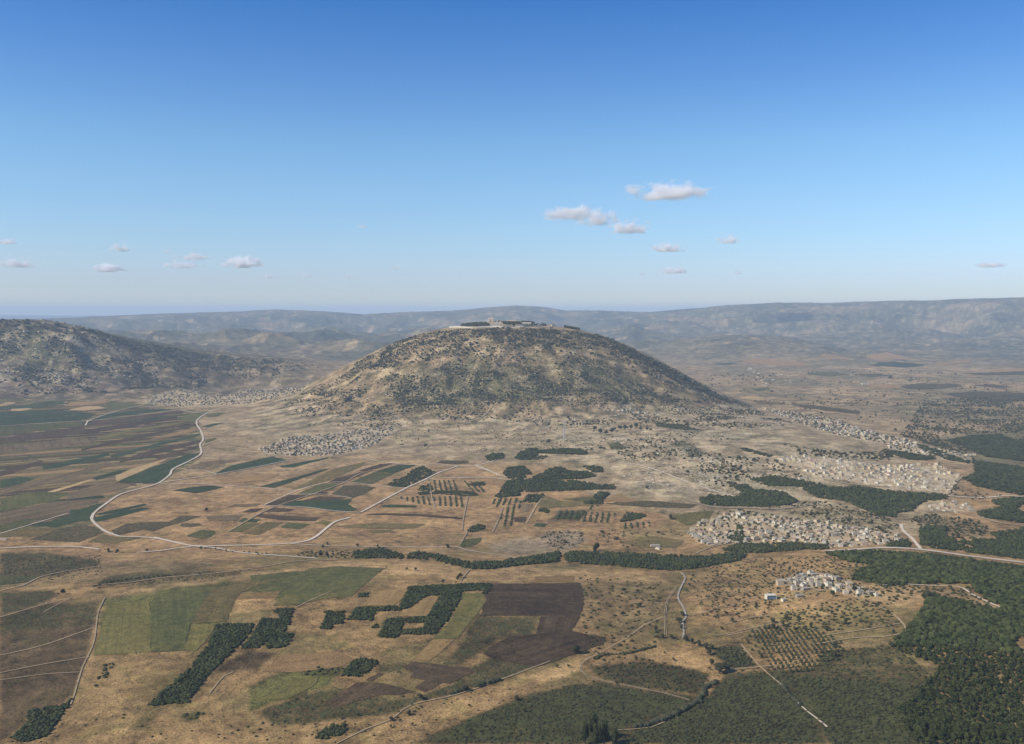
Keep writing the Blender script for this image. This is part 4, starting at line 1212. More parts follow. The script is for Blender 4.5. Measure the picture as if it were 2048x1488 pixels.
# bushes of the mountain and the slopes around it: far too many to count
def zone_scatter(s, spacing, fn, seed):
    P = scatter(s, spacing, 0.48, seed)
    rg = np.random.default_rng(seed + 7)
    return P[rg.uniform(size=len(P)) < fn(P[:, 0], P[:, 1])]
F_ = lambda a, b, sc, sd: (lambda x, y: np.clip(a + b * fbm(x, y, sc, 3, sd), 0.02, 1))
MT = [('P 780,690 850,668 920,660 1040,660 1060,690 1000,705 880,720 800,735 740,740', 12, 5.0, F_(0.62, 1.0, 160, 61)),
      ('P 600,790 700,732 780,690 800,735 880,722 1000,708 1060,690 1120,700 1200,720 1330,760 1470,808 1400,806 1200,812 1000,800 800,820 700,812', 10, 3.8, F_(0.40, 2.0, 120, 62)),
      ('P 1040,660 1180,668 1240,692 1320,732 1400,775 1470,806 1330,765 1240,725 1160,705 1060,690', 11, 4.6, F_(0.40, 1.9, 110, 63)),
      ('P 1185,668 1250,692 1320,726 1400,768 1472,806 1440,800 1330,752 1250,712', 12, 6.2, F_(0.85, 0.5, 150, 66)),
      ('P 940,660 1100,660 1190,672 1200,700 1100,700 1010,690 950,672', 10, 4.4, F_(0.7, 0.9, 120, 64)),
      ('P 780,780 900,735 1120,735 1290,780 1290,815 1000,805 800,825', 9, 3.6, F_(0.42, 2.0, 110, 65))]
PP = [zone_scatter(a, b, f, 600 + i) for i, (a, b, c, f) in enumerate(MT)]
SS = np.concatenate([np.full(len(p), MT[i][2]) for i, p in enumerate(PP)]); PP = np.concatenate(PP)
stuff_trees('scrubland', 'dark bushes and small oaks dotted over the mountain', FAR, PP, SS * np.random.default_rng(3).lognormal(-0.28, 0.38, len(PP)), 'oak_foliage', 0.85, 620)
print('mountain bushes', len(PP))
AP = [('P 560,800 760,805 1000,800 1300,808 1490,806 1600,850 1500,860 1200,850 900,845 760,855 600,850', 13, 3.3, F_(0.36, 1.3, 190, 71)),
      ('P 780,860 1000,850 1300,850 1480,880 1400,900 1200,900 950,905 800,890', 18, 2.4, F_(0.28, 0.9, 200, 72)),
      ('C 1120,280 1500,260 1760,330 2048,470 2048,620 1700,560 1450,440 1150,400', 15, 3.2, F_(0.5, 1.2, 130, 73)),
      ('D 150,190 480,220 700,330 640,400 300,330 0,300 0,220', 15, 3.4, F_(0.5, 1.2, 130, 74)),
      ('D 480,110 700,150 1000,180 1160,160 1240,220 1000,240 640,190', 16, 4.2, F_(0.55, 1.2, 140, 75)),
      ('D 380,500 800,480 1100,560 1270,640 1200,690 900,620 700,590', 10, 2.6, F_(0.6, 0.9, 90, 76)),
      ('D 1300,600 1450,560 1750,600 1830,650 1800,720 1600,720 1560,650 1390,640', 9, 2.6, F_(0.65, 0.8, 90, 77)),
      ('D 1580,360 1750,420 1930,450 1700,480 1560,450', 11, 2.6, F_(0.55, 0.8, 90, 78)),
      ('D 100,640 0,620 0,560 200,540 500,520 380,560', 12, 2.4, F_(0.4, 0.9, 90, 79)),
      ('C 1150,880 1400,860 1620,900 1600,980 1300,1010 1000,1000 960,900', 13, 2.2, F_(0.35, 0.9, 90, 80)),
      ('C 600,930 680,895 900,890 930,960 800,1030 740,1030', 9, 1.7, F_(0.85, 0.2, 90, 80)),
      ('P 1850,800 2048,790 2180,800 2180,935 2048,915 1900,905 1800,870', 14, 3.8, F_(0.5, 1.0, 200, 81)),
      ('P 1500,800 1850,800 1900,880 1700,850 1560,825', 34, 4.0, F_(0.3, 1.1, 260, 82)),
      ('P 1380,745 1700,740 2048,745 2180,760 2180,800 1800,800 1480,800', 60, 5.0, F_(0.22, 1.3, 380, 83))]
PP = [zone_scatter(a, b, f, 640 + i) for i, (a, b, c, f) in enumerate(AP)]
SS = np.concatenate([np.full(len(p), AP[i][2]) for i, p in enumerate(PP)]); PP = np.concatenate(PP)
stuff_trees('scrubland', 'scattered bushes on the stony slopes below the mountain', FAR, PP, SS * np.random.default_rng(4).lognormal(-0.1, 0.35, len(PP)), 'scrub_foliage', 0.75, 660)
print('slope bushes', len(PP))
LH = [('P -120,655 0,655 120,665 260,690 330,705 420,735 400,780 200,786 0,786 -120,786', 14, 4.8, F_(0.42, 1.4, 200, 91)),
      ('P 150,660 260,680 340,695 480,715 600,722 640,735 560,757 420,740 300,705', 15, 5.0, (lambda x, y: np.clip(0.75 + 0.9 * fbm(x, y, 220, 3, 92), 0.02, 1) * (1 - 0.85 * sstep(380, 620, 1024 + FPX * x / y)))),
      ('P -120,642 60,642 150,655 260,682 200,690 0,665 -120,665', 30, 8.0, F_(0.75, 0.9, 260, 93))]
PP = [zone_scatter(a, b, f, 670 + i) for i, (a, b, c, f) in enumerate(LH)]
SS = np.concatenate([np.full(len(p), LH[i][2]) for i, p in enumerate(PP)]); PP = np.concatenate(PP)
stuff_trees('scrubland', 'dark scrub over the hill on the left', FAR, PP, SS * np.random.default_rng(6).lognormal(-0.1, 0.4, len(PP)), 'oak_foliage', 0.75, 690)
print('left hill bushes', len(PP))

# pale rocks and broken field walls
plain_material('pale_limestone', (0.50, 0.44, 0.34), 0.2, 0.3)
ROCK = []
for i in range(8):
    rg_t = np.random.default_rng(1500 + i)
    v_ = np.array([(1, 0, 0), (0, 1, 0), (-1, 0, 0), (0, -1, 0), (0.2, 0.1, 0.6), (-0.5, 0.2, 0.5)]) * [1.5, .7, .8] + rg_t.uniform(-.25, .25, (6, 3))
    ROCK.append((v_, np.array([(0, 1, 4), (1, 2, 5), (1, 5, 4), (2, 3, 5), (3, 0, 4), (3, 4, 5)])))
RK = [('P 0,672 120,668 260,700 330,745 200,782 0,782', 20, 4.6, 0.45, 1.4), ('C 1100,250 1500,260 1760,330 2048,470 2048,640 1700,640 1400,640 1200,560 1130,420', 10, 1.9, 0.5, 1.1), ('D 0,220 150,190 480,220 700,330 640,400 300,350 0,400', 9, 1.9, 0.5, 1.1), ('P 560,812 760,822 1000,805 1300,812 1490,812 1600,850 1480,880 1200,870 900,860 700,860', 15, 2.4, 0.35, 1.2),
      ('O 60,270 120,210 380,120 500,90 860,130 1280,200 1560,240 1800,300 1900,330 1700,360 1240,395 1150,360 900,350 500,360 240,370 130,340', 6, 1.3, 0.6, 0.8), ('D 480,210 640,190 1000,230 1150,260 1500,250 1660,330 1560,430 1200,400 900,350 700,320', 8, 1.9, 0.6, 0.8),
      ('D 480,110 700,150 1000,180 1160,160 1240,220 1000,240 640,190', 10, 1.8, 0.35, 1.1), ('B 400,230 600,150 850,130 1100,90 1350,90 1340,110 1200,200 1050,250 900,280 600,280 430,260', 9, 2.2, 0.6, 0.6), ('D 380,500 800,480 1100,560 1270,640 1200,690 900,620 700,590', 7, 1.3, 0.4, 1.0),
      ('D 700,0 820,0 1110,80 1400,150 1740,190 1700,240 1300,190 1100,130 850,60', 11, 2.0, 0.5, 0.8), ('K 640,420 720,330 900,310 1200,350 1450,420 1650,520 1900,580 1950,640 1600,640 1400,560 1000,520 800,560 680,520', 4, 0.9, 0.5, 0.8),
      ('P 780,690 850,668 920,660 1180,668 1240,692 1320,732 1290,790 1120,800 1000,800 800,800 700,780', 16, 2.4, 0.3, 1.0)]
PP, SS = [], []
for i, (o_, sp_, r_, a_, b_) in enumerate(RK):
    q_ = scatter(o_, sp_, 0.5, 1600 + i); rg_t = np.random.default_rng(i)
    q_ = q_[rg_t.uniform(size=len(q_)) < np.clip(a_ + b_ * fbm(q_[:, 0], q_[:, 1], 110, 3, 95), 0.03, 1)]
    PP.append(q_); SS.append(r_ * rg_t.lognormal(-0.1, 0.4, len(q_)))
PP, SS = np.concatenate(PP), np.concatenate(SS)
stuff_trees('rocks', 'pale limestone rocks and broken walls over the stony slopes', ROCK, PP, SS, 'pale_limestone', 0.9, 1700)
print('rocks', len(PP))

# orchards in rows
def rows(s, along, across, ang_px, seed=0, jit=0.08):
    """plan grid aligned with a surveyed row line"""
    poly = ground_at(*parse(s).T)
    a, b = ground_at(*parse(ang_px).T)
    d = (b - a) / np.hypot(*(b - a)); nr = np.array([-d[1], d[0]])
    q = poly @ np.stack([d, nr], 1); lo, hi = q.min(0), q.max(0)
    U, W = np.meshgrid(np.arange(lo[0], hi[0], along), np.arange(lo[1], hi[1], across))
    G = U.ravel()[:, None] * d + W.ravel()[:, None] * nr
    G += np.random.default_rng(seed).uniform(-jit, jit, G.shape) * along
    return G[inside(poly, G[:, 0], G[:, 1])]
ORCH = [('B 1565,450 1740,445 1790,530 1590,518', 'B 1650,450 1665,510'), ('B 1770,450 1900,460 1950,530 1845,520', 'B 1800,455 1850,515'), ('B 1600,560 1800,560 1810,630 1620,620', 'B 1700,560 1705,620'),
        ('B 1340,560 1600,560 1600,620 1450,600', 'B 1500,560 1510,610'), ('C 250,720 310,675 490,670 480,720', 'C 400,680 385,715'), ('C 335,865 345,800 370,720 485,715 460,760 425,865', 'C 420,720 395,860'),
        ('C 830,830 900,770 1130,770 1110,840', 'C 1000,770 985,835'), ('C 920,745 950,715 1010,720 980,750', 'C 980,715 965,748'), ('C 1155,878 1170,845 1390,835 1400,865 1200,880', 'C 1300,840 1305,870'),
        ('C 690,820 740,760 920,755 890,815', 'C 850,760 830,815'), ('B 1990,620 2048,560 2100,560 2048,640', 'B 2040,560 2010,620')]
PP = np.concatenate([rows(a, 10, 13, b, i) for i, (a, b) in enumerate(ORCH)])
PP = PP[np.random.default_rng(2).uniform(size=len(PP)) > 0.06]
stuff_trees('orchard', 'rows of small orchard trees on the tan plain', FAR, PP, np.random.default_rng(8).uniform(2.4, 3.8, len(PP)), 'olive_foliage', 0.8, 700)

# ------------------------------------------------------------------ trees one can point at
def trunk_mesh():
    V, T = [], []
    n = 6; prof = [(0.16, -0.25), (0.11, 0.15), (0.09, 0.55), (0.05, 0.95)]
    for r_, z_ in prof:
        for j in range(n): V.append((math.cos(6.283 * j / n) * r_ + 0.03 * z_, math.sin(6.283 * j / n) * r_, z_))
    for i in range(len(prof) - 1):
        for j in range(n):
            a, b = i * n + j, i * n + (j + 1) % n
            T += [(a, b, b + n), (a, b + n, a + n)]
    for k in range(4):      # limbs
        a = k * 1.7; base = len(V)
        p0 = np.array([0, 0, 0.45 + 0.1 * k]); p1 = p0 + np.array([math.cos(a) * .42, math.sin(a) * .42, 0.38])
        for p, w in ((p0, 0.05), (p1, 0.02)):
            for j in range(3): V.append((p + np.array([math.cos(j * 2.09) * w, math.sin(j * 2.09) * w, 0])).tolist())
        for j in range(3):
            q, s_ = base + j, base + (j + 1) % 3
            T += [(q, s_, s_ + 3), (q, s_ + 3, q + 3)]
    return np.array(V), np.array(T)
TRUNK = mesh_from('trunk', *trunk_mesh(), None, ('trunk_bark',))
def crown_set(mat, n, seed, tall, lobes=8, per=46):
    out = []
    for i in range(n):
        V, T = leafy(seed + i, lobes, per, 1.0, 0.15)
        V = V * [1, 1, tall] + [0, 0, 0.25]
        rg = np.random.default_rng(i)
        tn = np.clip(0.5 + 0.5 * fbm(V[:, 0] * 100, V[:, 1] * 100 + V[:, 2] * 60, 60, 2, i), 0, 1)
        out.append(mesh_from('crown', V, T, None, (mat,), tone=tn))
    return out
CR = {'wood': crown_set('wood_foliage', 7, 800, 1.0), 'pine': crown_set('pine_foliage', 5, 830, 1.35), 'olive': crown_set('olive_foliage', 6, 860, 0.8, 6, 34), 'oak': crown_set('oak_foliage', 6, 890, 0.85),
      'shrub': crown_set('scrub_foliage', 5, 920, 0.6, 5, 26)}
_tr = np.random.default_rng(77)
def tree(p, rad, kind, name, label, cat, group=None, trunk=True):
    x, y = float(p[0]), float(p[1])
    z = float(hz(x, y))
    o = obj(name, None, loc=(x, y, z), rz=_tr.uniform(0, 6.28), scale=(rad, rad, rad * _tr.uniform(.9, 1.15)), label=label, category=cat, group=group)
    m = CR[kind][int(_tr.integers(len(CR[kind])))]
    obj('crown', m, o)
    if trunk: obj('trunk', TRUNK, o)
    return o

def band(v, cuts, names):
    return names[int(np.searchsorted(cuts, v))]
for i, p in enumerate(WOOD_SINGLE):
    x_ = float(to_px(p[0], p[1], float(hz(*p)))[0])
    w_ = band(x_, [1880, 1930, 1985], ['left edge', 'left middle', 'right middle', 'right end'])
    tree(p, 4.0 * _tr.uniform(.8, 1.3), 'wood', 'broadleaf_tree', f'round green tree at the bottom edge, {w_} of the dense wood', 'tree', f'bottom trees of the dense wood, {w_}')

OR_ = rows('H 150,655 230,600 420,590 640,620 800,700 820,800 720,880 560,930 330,900 130,720', 6.2, 13, 'H 240,720 620,690', 3, 0.06)
rgo = np.random.default_rng(31)
OR_ = OR_[rgo.uniform(size=len(OR_)) > 0.06]
print('olives', len(OR_))
_oa, _ob = ground_at(*parse('H 240,720 620,690').T)
_od = (_ob - _oa) / np.hypot(*(_ob - _oa)); _ou, _ov = OR_ @ _od, OR_ @ np.array([-_od[1], _od[0]])
_or = np.round((_ov.max() - _ov) / 13).astype(int)
ORD = ['first', 'second', 'third', 'fourth', 'fifth', 'sixth', 'seventh', 'eighth', 'ninth', 'tenth', 'eleventh', 'twelfth', 'thirteenth', 'fourteenth']
for r_ in range(_or.max() + 1):
    ids = np.where(_or == r_)[0]; ids = ids[np.argsort(_ou[ids])]
    for q_, i in enumerate(ids):
        tree(OR_[i], _tr.uniform(2.3, 3.4), 'olive', 'olive_tree', f'olive tree, {ORD[min(q_, 13)]} from the left in the {ORD[min(r_, 13)]} row from the top', 'olive tree', 'olive trees planted in rows')

SINGLE = """
G 555,830 7 oak|round dark tree at the lower edge of the black ploughed field
G 1600,975 8 oak|large round dark tree where the hedge meets the dark slopes
G 1645,965 6.5 oak|right half of the pair of dark trees where the hedge ends
G 1545,915 4.5 oak|small dark tree just above the large pair at the hedge
G 703,78 6.5 pine|dark tree with a long shadow above the tree belt
G 690,90 4.5 pine|smaller dark tree left of the shadow casting one above the belt
C 668,297 9 oak|lone round tree beside the white mast
F 485,115 5.5 oak|left of two bushy trees beside the end of the pale road
F 525,112 5 oak|right of two bushy trees beside the end of the pale road
F 1435,258 5 oak|bushy tree beside the short track under the belt
F 1418,272 3.5 oak|low tree touching the bushy one by the short track
F 1318,292 3.5 oak|lone small tree left of the short track under the belt
F 1405,296 2.5 shrub|tiny bush below the two trees by the short track
F 1130,207 3 oak|small round tree on the crest, right of two
F 1070,202 2.6 oak|small round tree on the crest, left of two
F 930,192 2.6 shrub|bush at the corner of the large green field
F 1160,1090 6 shrub|grey green bush below the black ploughed strips
F 735,1202 3 shrub|bush on the dark scrub left of the diagonal track
F 1085,1196 3.2 oak|round bush just above the diagonal track
F 968,1234 3.2 oak|round bush on the diagonal track, below the one above it
F 1022,1238 2.4 shrub|small bush beside the round one on the diagonal track
F 1110,1268 2.6 shrub|small bush below the diagonal track
F 960,1280 2.6 shrub|lowest small bush below the diagonal track
F 1820,1092 3.4 oak|dark bush on the tan strip right of the diagonal track
F 1495,1138 2.4 shrub|small bush in the middle of the tan strip
F 1870,1175 2.8 shrub|bush at the upper edge of the dark lower field
F 1465,1030 4.5 oak|bush at the head of the green hedge by the diagonal track
E 430,372 4.5 oak|bush beside the pale track end at the left
E 395,378 3 shrub|low bush left of the one by the pale track end
E 1005,78 3.6 oak|bush at the end of the pale spur road
E 740,80 4 oak|bushy tree left in the gap of the main road
E 800,88 4 oak|bushy tree right in the gap of the main road
J 1208,652 5 oak|lone round bush on the wide tan field
B 1690,908 4.5 oak|small tree standing on the pale straight road
B 1075,900 3.6 oak|small tree at the pale road, left of two
B 1210,903 3.2 oak|small tree at the pale road, right of two
B 870,888 3.2 oak|small tree at the upper side of the pale road near the fork
B 840,910 4.0 oak|bush between the two pale roads
C 1505,815 7 oak|lone round tree on the green slope above the near village
C 1345,606 5 oak|lone bush among the pale rocks
C 990,208 9 oak|leftmost round tree of the grove under the mountain
C 1025,226 9 oak|second round tree from the left in the grove under the mountain
C 1065,236 9 oak|third round tree from the left, lowest of the mountain grove
C 1105,226 10 oak|broad tree left of the middle of the mountain grove
C 1125,208 7 oak|small tree behind the broad one of the mountain grove
C 1160,204 9 oak|middle tree of the grove under the mountain
C 1195,204 10 oak|broad tree right of the middle of the mountain grove
C 1235,200 8 oak|tree between the two broad right hand ones of the mountain grove
C 1270,192 10 oak|broad rightmost joined tree of the mountain grove
C 1300,208 7 oak|low tree at the right foot of the mountain grove
C 1345,208 8 oak|separate round tree right of the mountain grove
C 1370,210 6 oak|last small tree at the right of the mountain grove
G 895,550 4 oak|bush beside the pink mark right of the ploughed field
G 1022,488 4 oak|bush on the slope left of the twin track
G 905,378 5 shrub|spreading bush on the slope right of the ploughed field
G 1000,384 4.5 shrub|spreading bush near the top of the slope
G 1100,412 3.6 shrub|bush on the slope left of the twin track bend
G 1095,628 3 shrub|small bush just left of the meeting tracks
G 1135,662 4 oak|dark bush inside the angle of the two tracks
G 1150,712 3.4 shrub|left bush of the row under the twin track
G 1190,718 4 oak|dark bush at the foot of the twin track
G 1250,722 4 oak|bush right of the foot of the twin track
G 1280,728 3 shrub|right end bush of the row under the twin track
G 1330,556 4.5 oak|round bush standing in the pale stream bed
G 1305,606 5 oak|large bush on the left bank of the stream bed
G 1322,650 3.5 oak|bush at the lower end of the pale stream bed
G 1395,300 4.5 shrub|upper bush on the right bank of the stream bed
G 1385,340 4.5 shrub|second bush on the right bank of the stream bed
G 1360,380 4 shrub|third bush on the right bank of the stream bed
G 1410,270 4 shrub|topmost bush on the right bank under the belt
G 1355,740 4.5 oak|first dark bush of the hedge below the stream
G 1400,755 4.5 oak|second dark bush of the hedge below the stream
G 1450,775 4.5 oak|third dark bush of the hedge below the stream
G 1500,795 5 oak|fourth dark bush of the hedge below the stream
G 1540,800 5 oak|fifth dark bush of the hedge below the stream
G 1525,840 5 oak|bush where the stream hedge turns down
G 1695,600 4.2 oak|round bush on the ochre slope right of the stream
G 1615,655 3.4 shrub|grey bush on the ochre slope above the terraces
G 1510,555 3 shrub|small bush on the track right of the stream
G 1870,488 3 shrub|small bush on the ochre slope below the glass fronted house
G 1200,830 2.6 shrub|small bush on the rounded tan hill
G 1265,880 2.8 shrub|bush below the small one on the rounded tan hill
G 420,930 3 shrub|left bush on the tan strip under the dark field
G 498,930 3 shrub|right bush on the tan strip under the dark field
G 850,1053 2.6 oak|black bush sitting on the curved pale track
G 120,1175 4 shrub|grey bush left in the lower slope
G 175,1252 3 shrub|dark bush left of the bottom conifers
K 222,772 3 oak|dark bush left below the glass fronted house
K 105,632 2.6 oak|dark bush at the left end of the terrace by the glass fronted house
K 440,990 5 oak|largest bush left of the upper olive rows
K 630,950 4.4 oak|bush right of the largest one above the olive rows
K 785,945 3.4 oak|bush between two others above the olive rows
K 1430,1003 4.8 oak|large bush in the middle of the scrubby slope
K 1165,1098 4.4 oak|upright bush on the faint line down the slope
K 1275,1315 4.6 oak|lone bush right of the olive rows
K 1275,1450 4.4 oak|bush straight below the lone one right of the olives
K 1255,630 4.2 pine|upright bush just below the hilltop hamlet
K 1545,550 4.8 oak|bush at the right end of the hilltop hamlet
K 1990,850 2.6 oak|small bush beside the bend of the hill track
K 450,1070 4 oak|bush above the first olive row
K 880,1085 3.6 oak|bush above the middle of the olive rows
K 960,1060 3.2 pine|narrow bush above the middle of the olive rows
L 605,905 7 oak|round tree at the top left corner of the big wood
L 565,900 5 wood|smaller tree beside the corner tree of the big wood
L 148,1068 3 oak|small bush on the track beside the big wood
L 210,1300 3 oak|bush at the loop of the track by the big wood
"""
for ln in SINGLE.strip().split('\n'):
    a_, lb = ln.split('|'); t_ = a_.split()
    p = ground_at(*parse(t_[0] + ' ' + t_[1]).T)[0]
    cat = {'shrub': 'bush'}.get(t_[3], 'tree')
    if 'bush' in lb: cat = 'bush'
    tree(p, float(t_[2]), t_[3], {'shrub': 'bush'}.get(t_[3], 'tree') if cat == 'bush' else {'pine': 'pine_tree'}.get(t_[3], 'oak_tree'), lb, cat)
for dx_, dy_, rad, lb in ((0, 0, 8.6, 'tallest dark conifer of the clump at the bottom edge'), (-9, -8, 6.8, 'lower left conifer of the clump at the bottom edge'), (10, -10, 7.2, 'lower right conifer of the clump at the bottom edge'),
                          (1, -18, 7.6, 'front conifer of the clump cut by the bottom edge'), (20, -16, 5.6, 'small outermost right conifer at the bottom edge')):
    p = ground_at([1187], [1482])[0] + np.array([dx_, dy_])
    o = tree(p, rad, 'pine', 'conifer', lb, 'conifer'); o.scale = (rad * .82, rad * .82, rad * 1.5)

# shrubs dotted over the ochre hillside
SH = np.concatenate([scatter('P 1385,1165 1480,1135 1660,1118 1700,1130 1690,1150 1560,1160 1520,1200 1640,1225 1500,1235 1400,1240', 17, 0.48, 901), scatter('P 1170,1175 1320,1170 1325,1225 1300,1260 1190,1255', 22, 0.48, 902)])
SH = SH[np.random.default_rng(4).uniform(size=len(SH)) < 0.75]
sp_ = to_px(SH[:, 0], SH[:, 1], hz(SH[:, 0], SH[:, 1]))
for p, x_, y_ in list(zip(SH, *sp_))[:190]:
    a_ = band(x_, [1200, 1250, 1345, 1420, 1470, 1520, 1580, 1640], ['beside the ploughed field', 'in the middle of the brown slope', 'near the twin track', 'just right of the stream', 'right of the stream bank', 'left of the terraces', 'left of the hamlet', 'above the hamlet', 'by the wood'])
    b_ = band(y_, [1140, 1155, 1170, 1190, 1210, 1230], ['highest', 'higher', 'upper', 'middle', 'lower', 'low', 'lowest'])
    lb, gr = f'dark shrub {a_}, in the {b_} part of the slope', f'shrubs {a_}, {b_} part'
    tree(p, _tr.uniform(1.7, 3.3), 'shrub', 'shrub', lb, 'shrub', gr, trunk=False)

# hedges
def hedge(label, s, spacing, rad, mat='oak_foliage'):
    L = smooth_line(ground_at(*parse(s).T), spacing)
    P = np.concatenate([L, L + np.random.default_rng(1).normal(0, rad * 0.35, L.shape)])
    o = stuff_trees('hedge', label, MID, P, rad * np.random.default_rng(2).uniform(.7, 1.25, len(P)), mat, 0.85, 950)
    o['kind'] = 'thing'; o['category'] = 'hedge'
hedge('dark winding hedge between the two lower dark slopes', 'G 1570,1045 1500,1080 1480,1130 1440,1180 1380,1220 1300,1260 1230,1300 1150,1330 1080,1355 1000,1365', 3.5, 3.2)
hedge('short green hedge beside the diagonal track', 'F 1545,1003 1600,985 1650,972 1700,962', 4, 3.4)
hedge('thin hedge beside the tan strip near the ploughed field', 'F 1370,1052 1430,1035 1480,1020', 4, 2.6)
hedge('green hedge curving over the rounded tan hill', 'G 690,870 760,840 850,835 950,825 1050,800 1130,780', 4.5, 2.2, 'scrub_foliage')
hedge('dark hedge beside the track down the lower right slope', 'H 395,1000 440,1060 500,1115 520,1135', 4, 2.4)
hedge('hedge along the rocky bank left of the green fields', 'E 640,318 780,285 950,262 1150,245', 6, 2.0, 'scrub_foliage')
# ------------------------------------------------------------------ buildings
plain_material('wall_cream', (0.53, 0.43, 0.28), 0.12, 0.6)
plain_material('wall_white', (0.60, 0.53, 0.40), 0.10, 0.6)
plain_material('wall_stone', (0.34, 0.29, 0.22), 0.15, 0.8)
plain_material('wall_grey', (0.34, 0.29, 0.21), 0.12, 0.6)
plain_material('roof_pale', (0.44, 0.37, 0.27), 0.15, 0.4)
plain_material('roof_grey', (0.27, 0.24, 0.19), 0.15, 0.4)
plain_material('roof_tile', (0.30, 0.19, 0.14), 0.2, 0.8)
plain_material('window_glass', (0.045, 0.05, 0.06), 0.1, 1.0, 0.2)
plain_material('mast_steel', (0.62, 0.62, 0.62), 0.05, 1.0, 0.5)
plain_material('blue_glass', (0.16, 0.25, 0.30), 0.15, 0.5, 0.15)
plain_material('wood_door', (0.12, 0.09, 0.07), 0.2, 1.0)
plain_material('rampart_stone', (0.62, 0.55, 0.43), 0.15, 0.4)

def box(x0, x1, y0, y1, z0, z1):
    V = [(x, y, z) for z in (z0, z1) for y in (y0, y1) for x in (x0, x1)]
    Q = [(0, 2, 3, 1), (4, 5, 7, 6), (0, 1, 5, 4), (2, 6, 7, 3), (0, 4, 6, 2), (1, 3, 7, 5)]
    return np.array(V, float), np.array(Q)
def gable(x0, x1, y0, y1, z0, h, o=0.4):
    ym = (y0 + y1) / 2
    V = [(x0 - o, y0 - o, z0), (x1 + o, y0 - o, z0), (x1 + o, y1 + o, z0), (x0 - o, y1 + o, z0), (x0 - o, ym, z0 + h), (x1 + o, ym, z0 + h)]
    Q = [(0, 1, 5, 4), (2, 3, 4, 5), (1, 2, 5, 5), (3, 0, 4, 4), (0, 3, 2, 1)]
    return np.array(V, float), np.array(Q)
def cat_boxes(L):
    V, Q, M = [], [], []; off = 0
    for (v, q), m in L:
        V.append(v); Q.append(q + off); M += [m] * len(q); off += len(v)
    Q = np.concatenate(Q)
    return np.concatenate(V), Q, M
def mesh_boxes(name, L, mats):
    V, Q, M = cat_boxes(L)
    # gable ends carry a doubled corner: build through from_pydata
    me = bpy.data.meshes.new(name)
    me.from_pydata(V.tolist(), [], [tuple(dict.fromkeys(q.tolist())) for q in Q])
    for m in mats: me.materials.append(MATS[m])
    me.polygons.foreach_set('material_index', np.array(M, np.int32)); me.update()
    return me

def house_spec(rg):
    """blocks of one house: (w, d, h) main block, optional wing and stair room"""
    w, d = rg.uniform(9, 15), rg.uniform(8, 12)
    h = rg.choice([3.4, 3.6, 6.4, 6.8, 9.6], p=[.2, .2, .28, .22, .1])
    wing = (rg.uniform(4, 7), rg.uniform(5, 8), rg.choice([3.2, 3.6, 6.2])) if rg.uniform() < 0.5 else None
    stair = (rg.uniform(2.4, 3.4), rg.uniform(-.25, .25), rg.uniform(-.2, .2)) if rg.uniform() < 0.55 else None
    return w, d, float(h), wing, stair

def house_parts(spec, roofm):
    """wall blocks, roof pieces, window boxes and door box of a house, base at z = 0 (walls run down into the slope)"""
    w, d, h, wing, stair = spec
    walls = [box(-w / 2, w / 2, -d / 2, d / 2, -3, h)]
    roofs = [box(-w / 2 - .15, w / 2 + .15, -d / 2 - .15, d / 2 + .15, h + .002, h + .25)]
    if roofm == 'roof_tile': roofs = [gable(-w / 2, w / 2, -d / 2, d / 2, h + .002, 2.4, .6)]
    elif True:
        for a in ((-w / 2 - .12, w / 2 + .12, -d / 2 - .12, -d / 2 + .15), (-w / 2 - .12, w / 2 + .12, d / 2 - .15, d / 2 + .12), (-w / 2 - .12, -w / 2 + .15, -d / 2 + .152, d / 2 - .152), (w / 2 - .15, w / 2 + .12, -d / 2 + .152, d / 2 - .152)):
            walls.append(box(*a, h + .252, h + .85))
    if wing:
        ww, wd, wh = wing; wh = min(wh, h - 0.3) if h > 3.7 else wh
        walls.append(box(w / 2 + .002, w / 2 + ww, -d / 2 + .5, -d / 2 + .5 + wd, -3, wh)); roofs.append(box(w / 2 + .16, w / 2 + ww + .15, -d / 2 + .35, -d / 2 + .65 + wd, wh + .002, wh + .22))
    if stair and roofm != 'roof_tile':
        s, fx, fy = stair
        walls.append(box(w * fx - s / 2, w * fx + s / 2, d * fy - s / 2, d * fy + s / 2, h + .252, h + 2.6)); roofs.append(box(w * fx - s / 2 - .2, w * fx + s / 2 + .2, d * fy - s / 2 - .2, d * fy + s / 2 + .2, h + 2.602, h + 2.8))
    wins = []
    for st in range(max(1, int(h // 3.1))):
        z = st * 3.1 + 1.1
        n = 3 if w > 12 else 2
        for k in range(n):
            x = -w / 2 + w * (k + .5) / n
            if st == 0 and k == n - 1: continue
            wins.append(box(x - .7, x + .7, -d / 2 - .04, -d / 2 + .1, z, z + 1.35))
        wins.append(box(-w / 2 - .04, -w / 2 + .1, -.7, .7, z, z + 1.35))
    door = box(w / 2 - w / 6 - .55, w / 2 - w / 6 + .55, -d / 2 - .05, -d / 2 + .1, 0, 2.2)
    return walls, roofs, wins, door

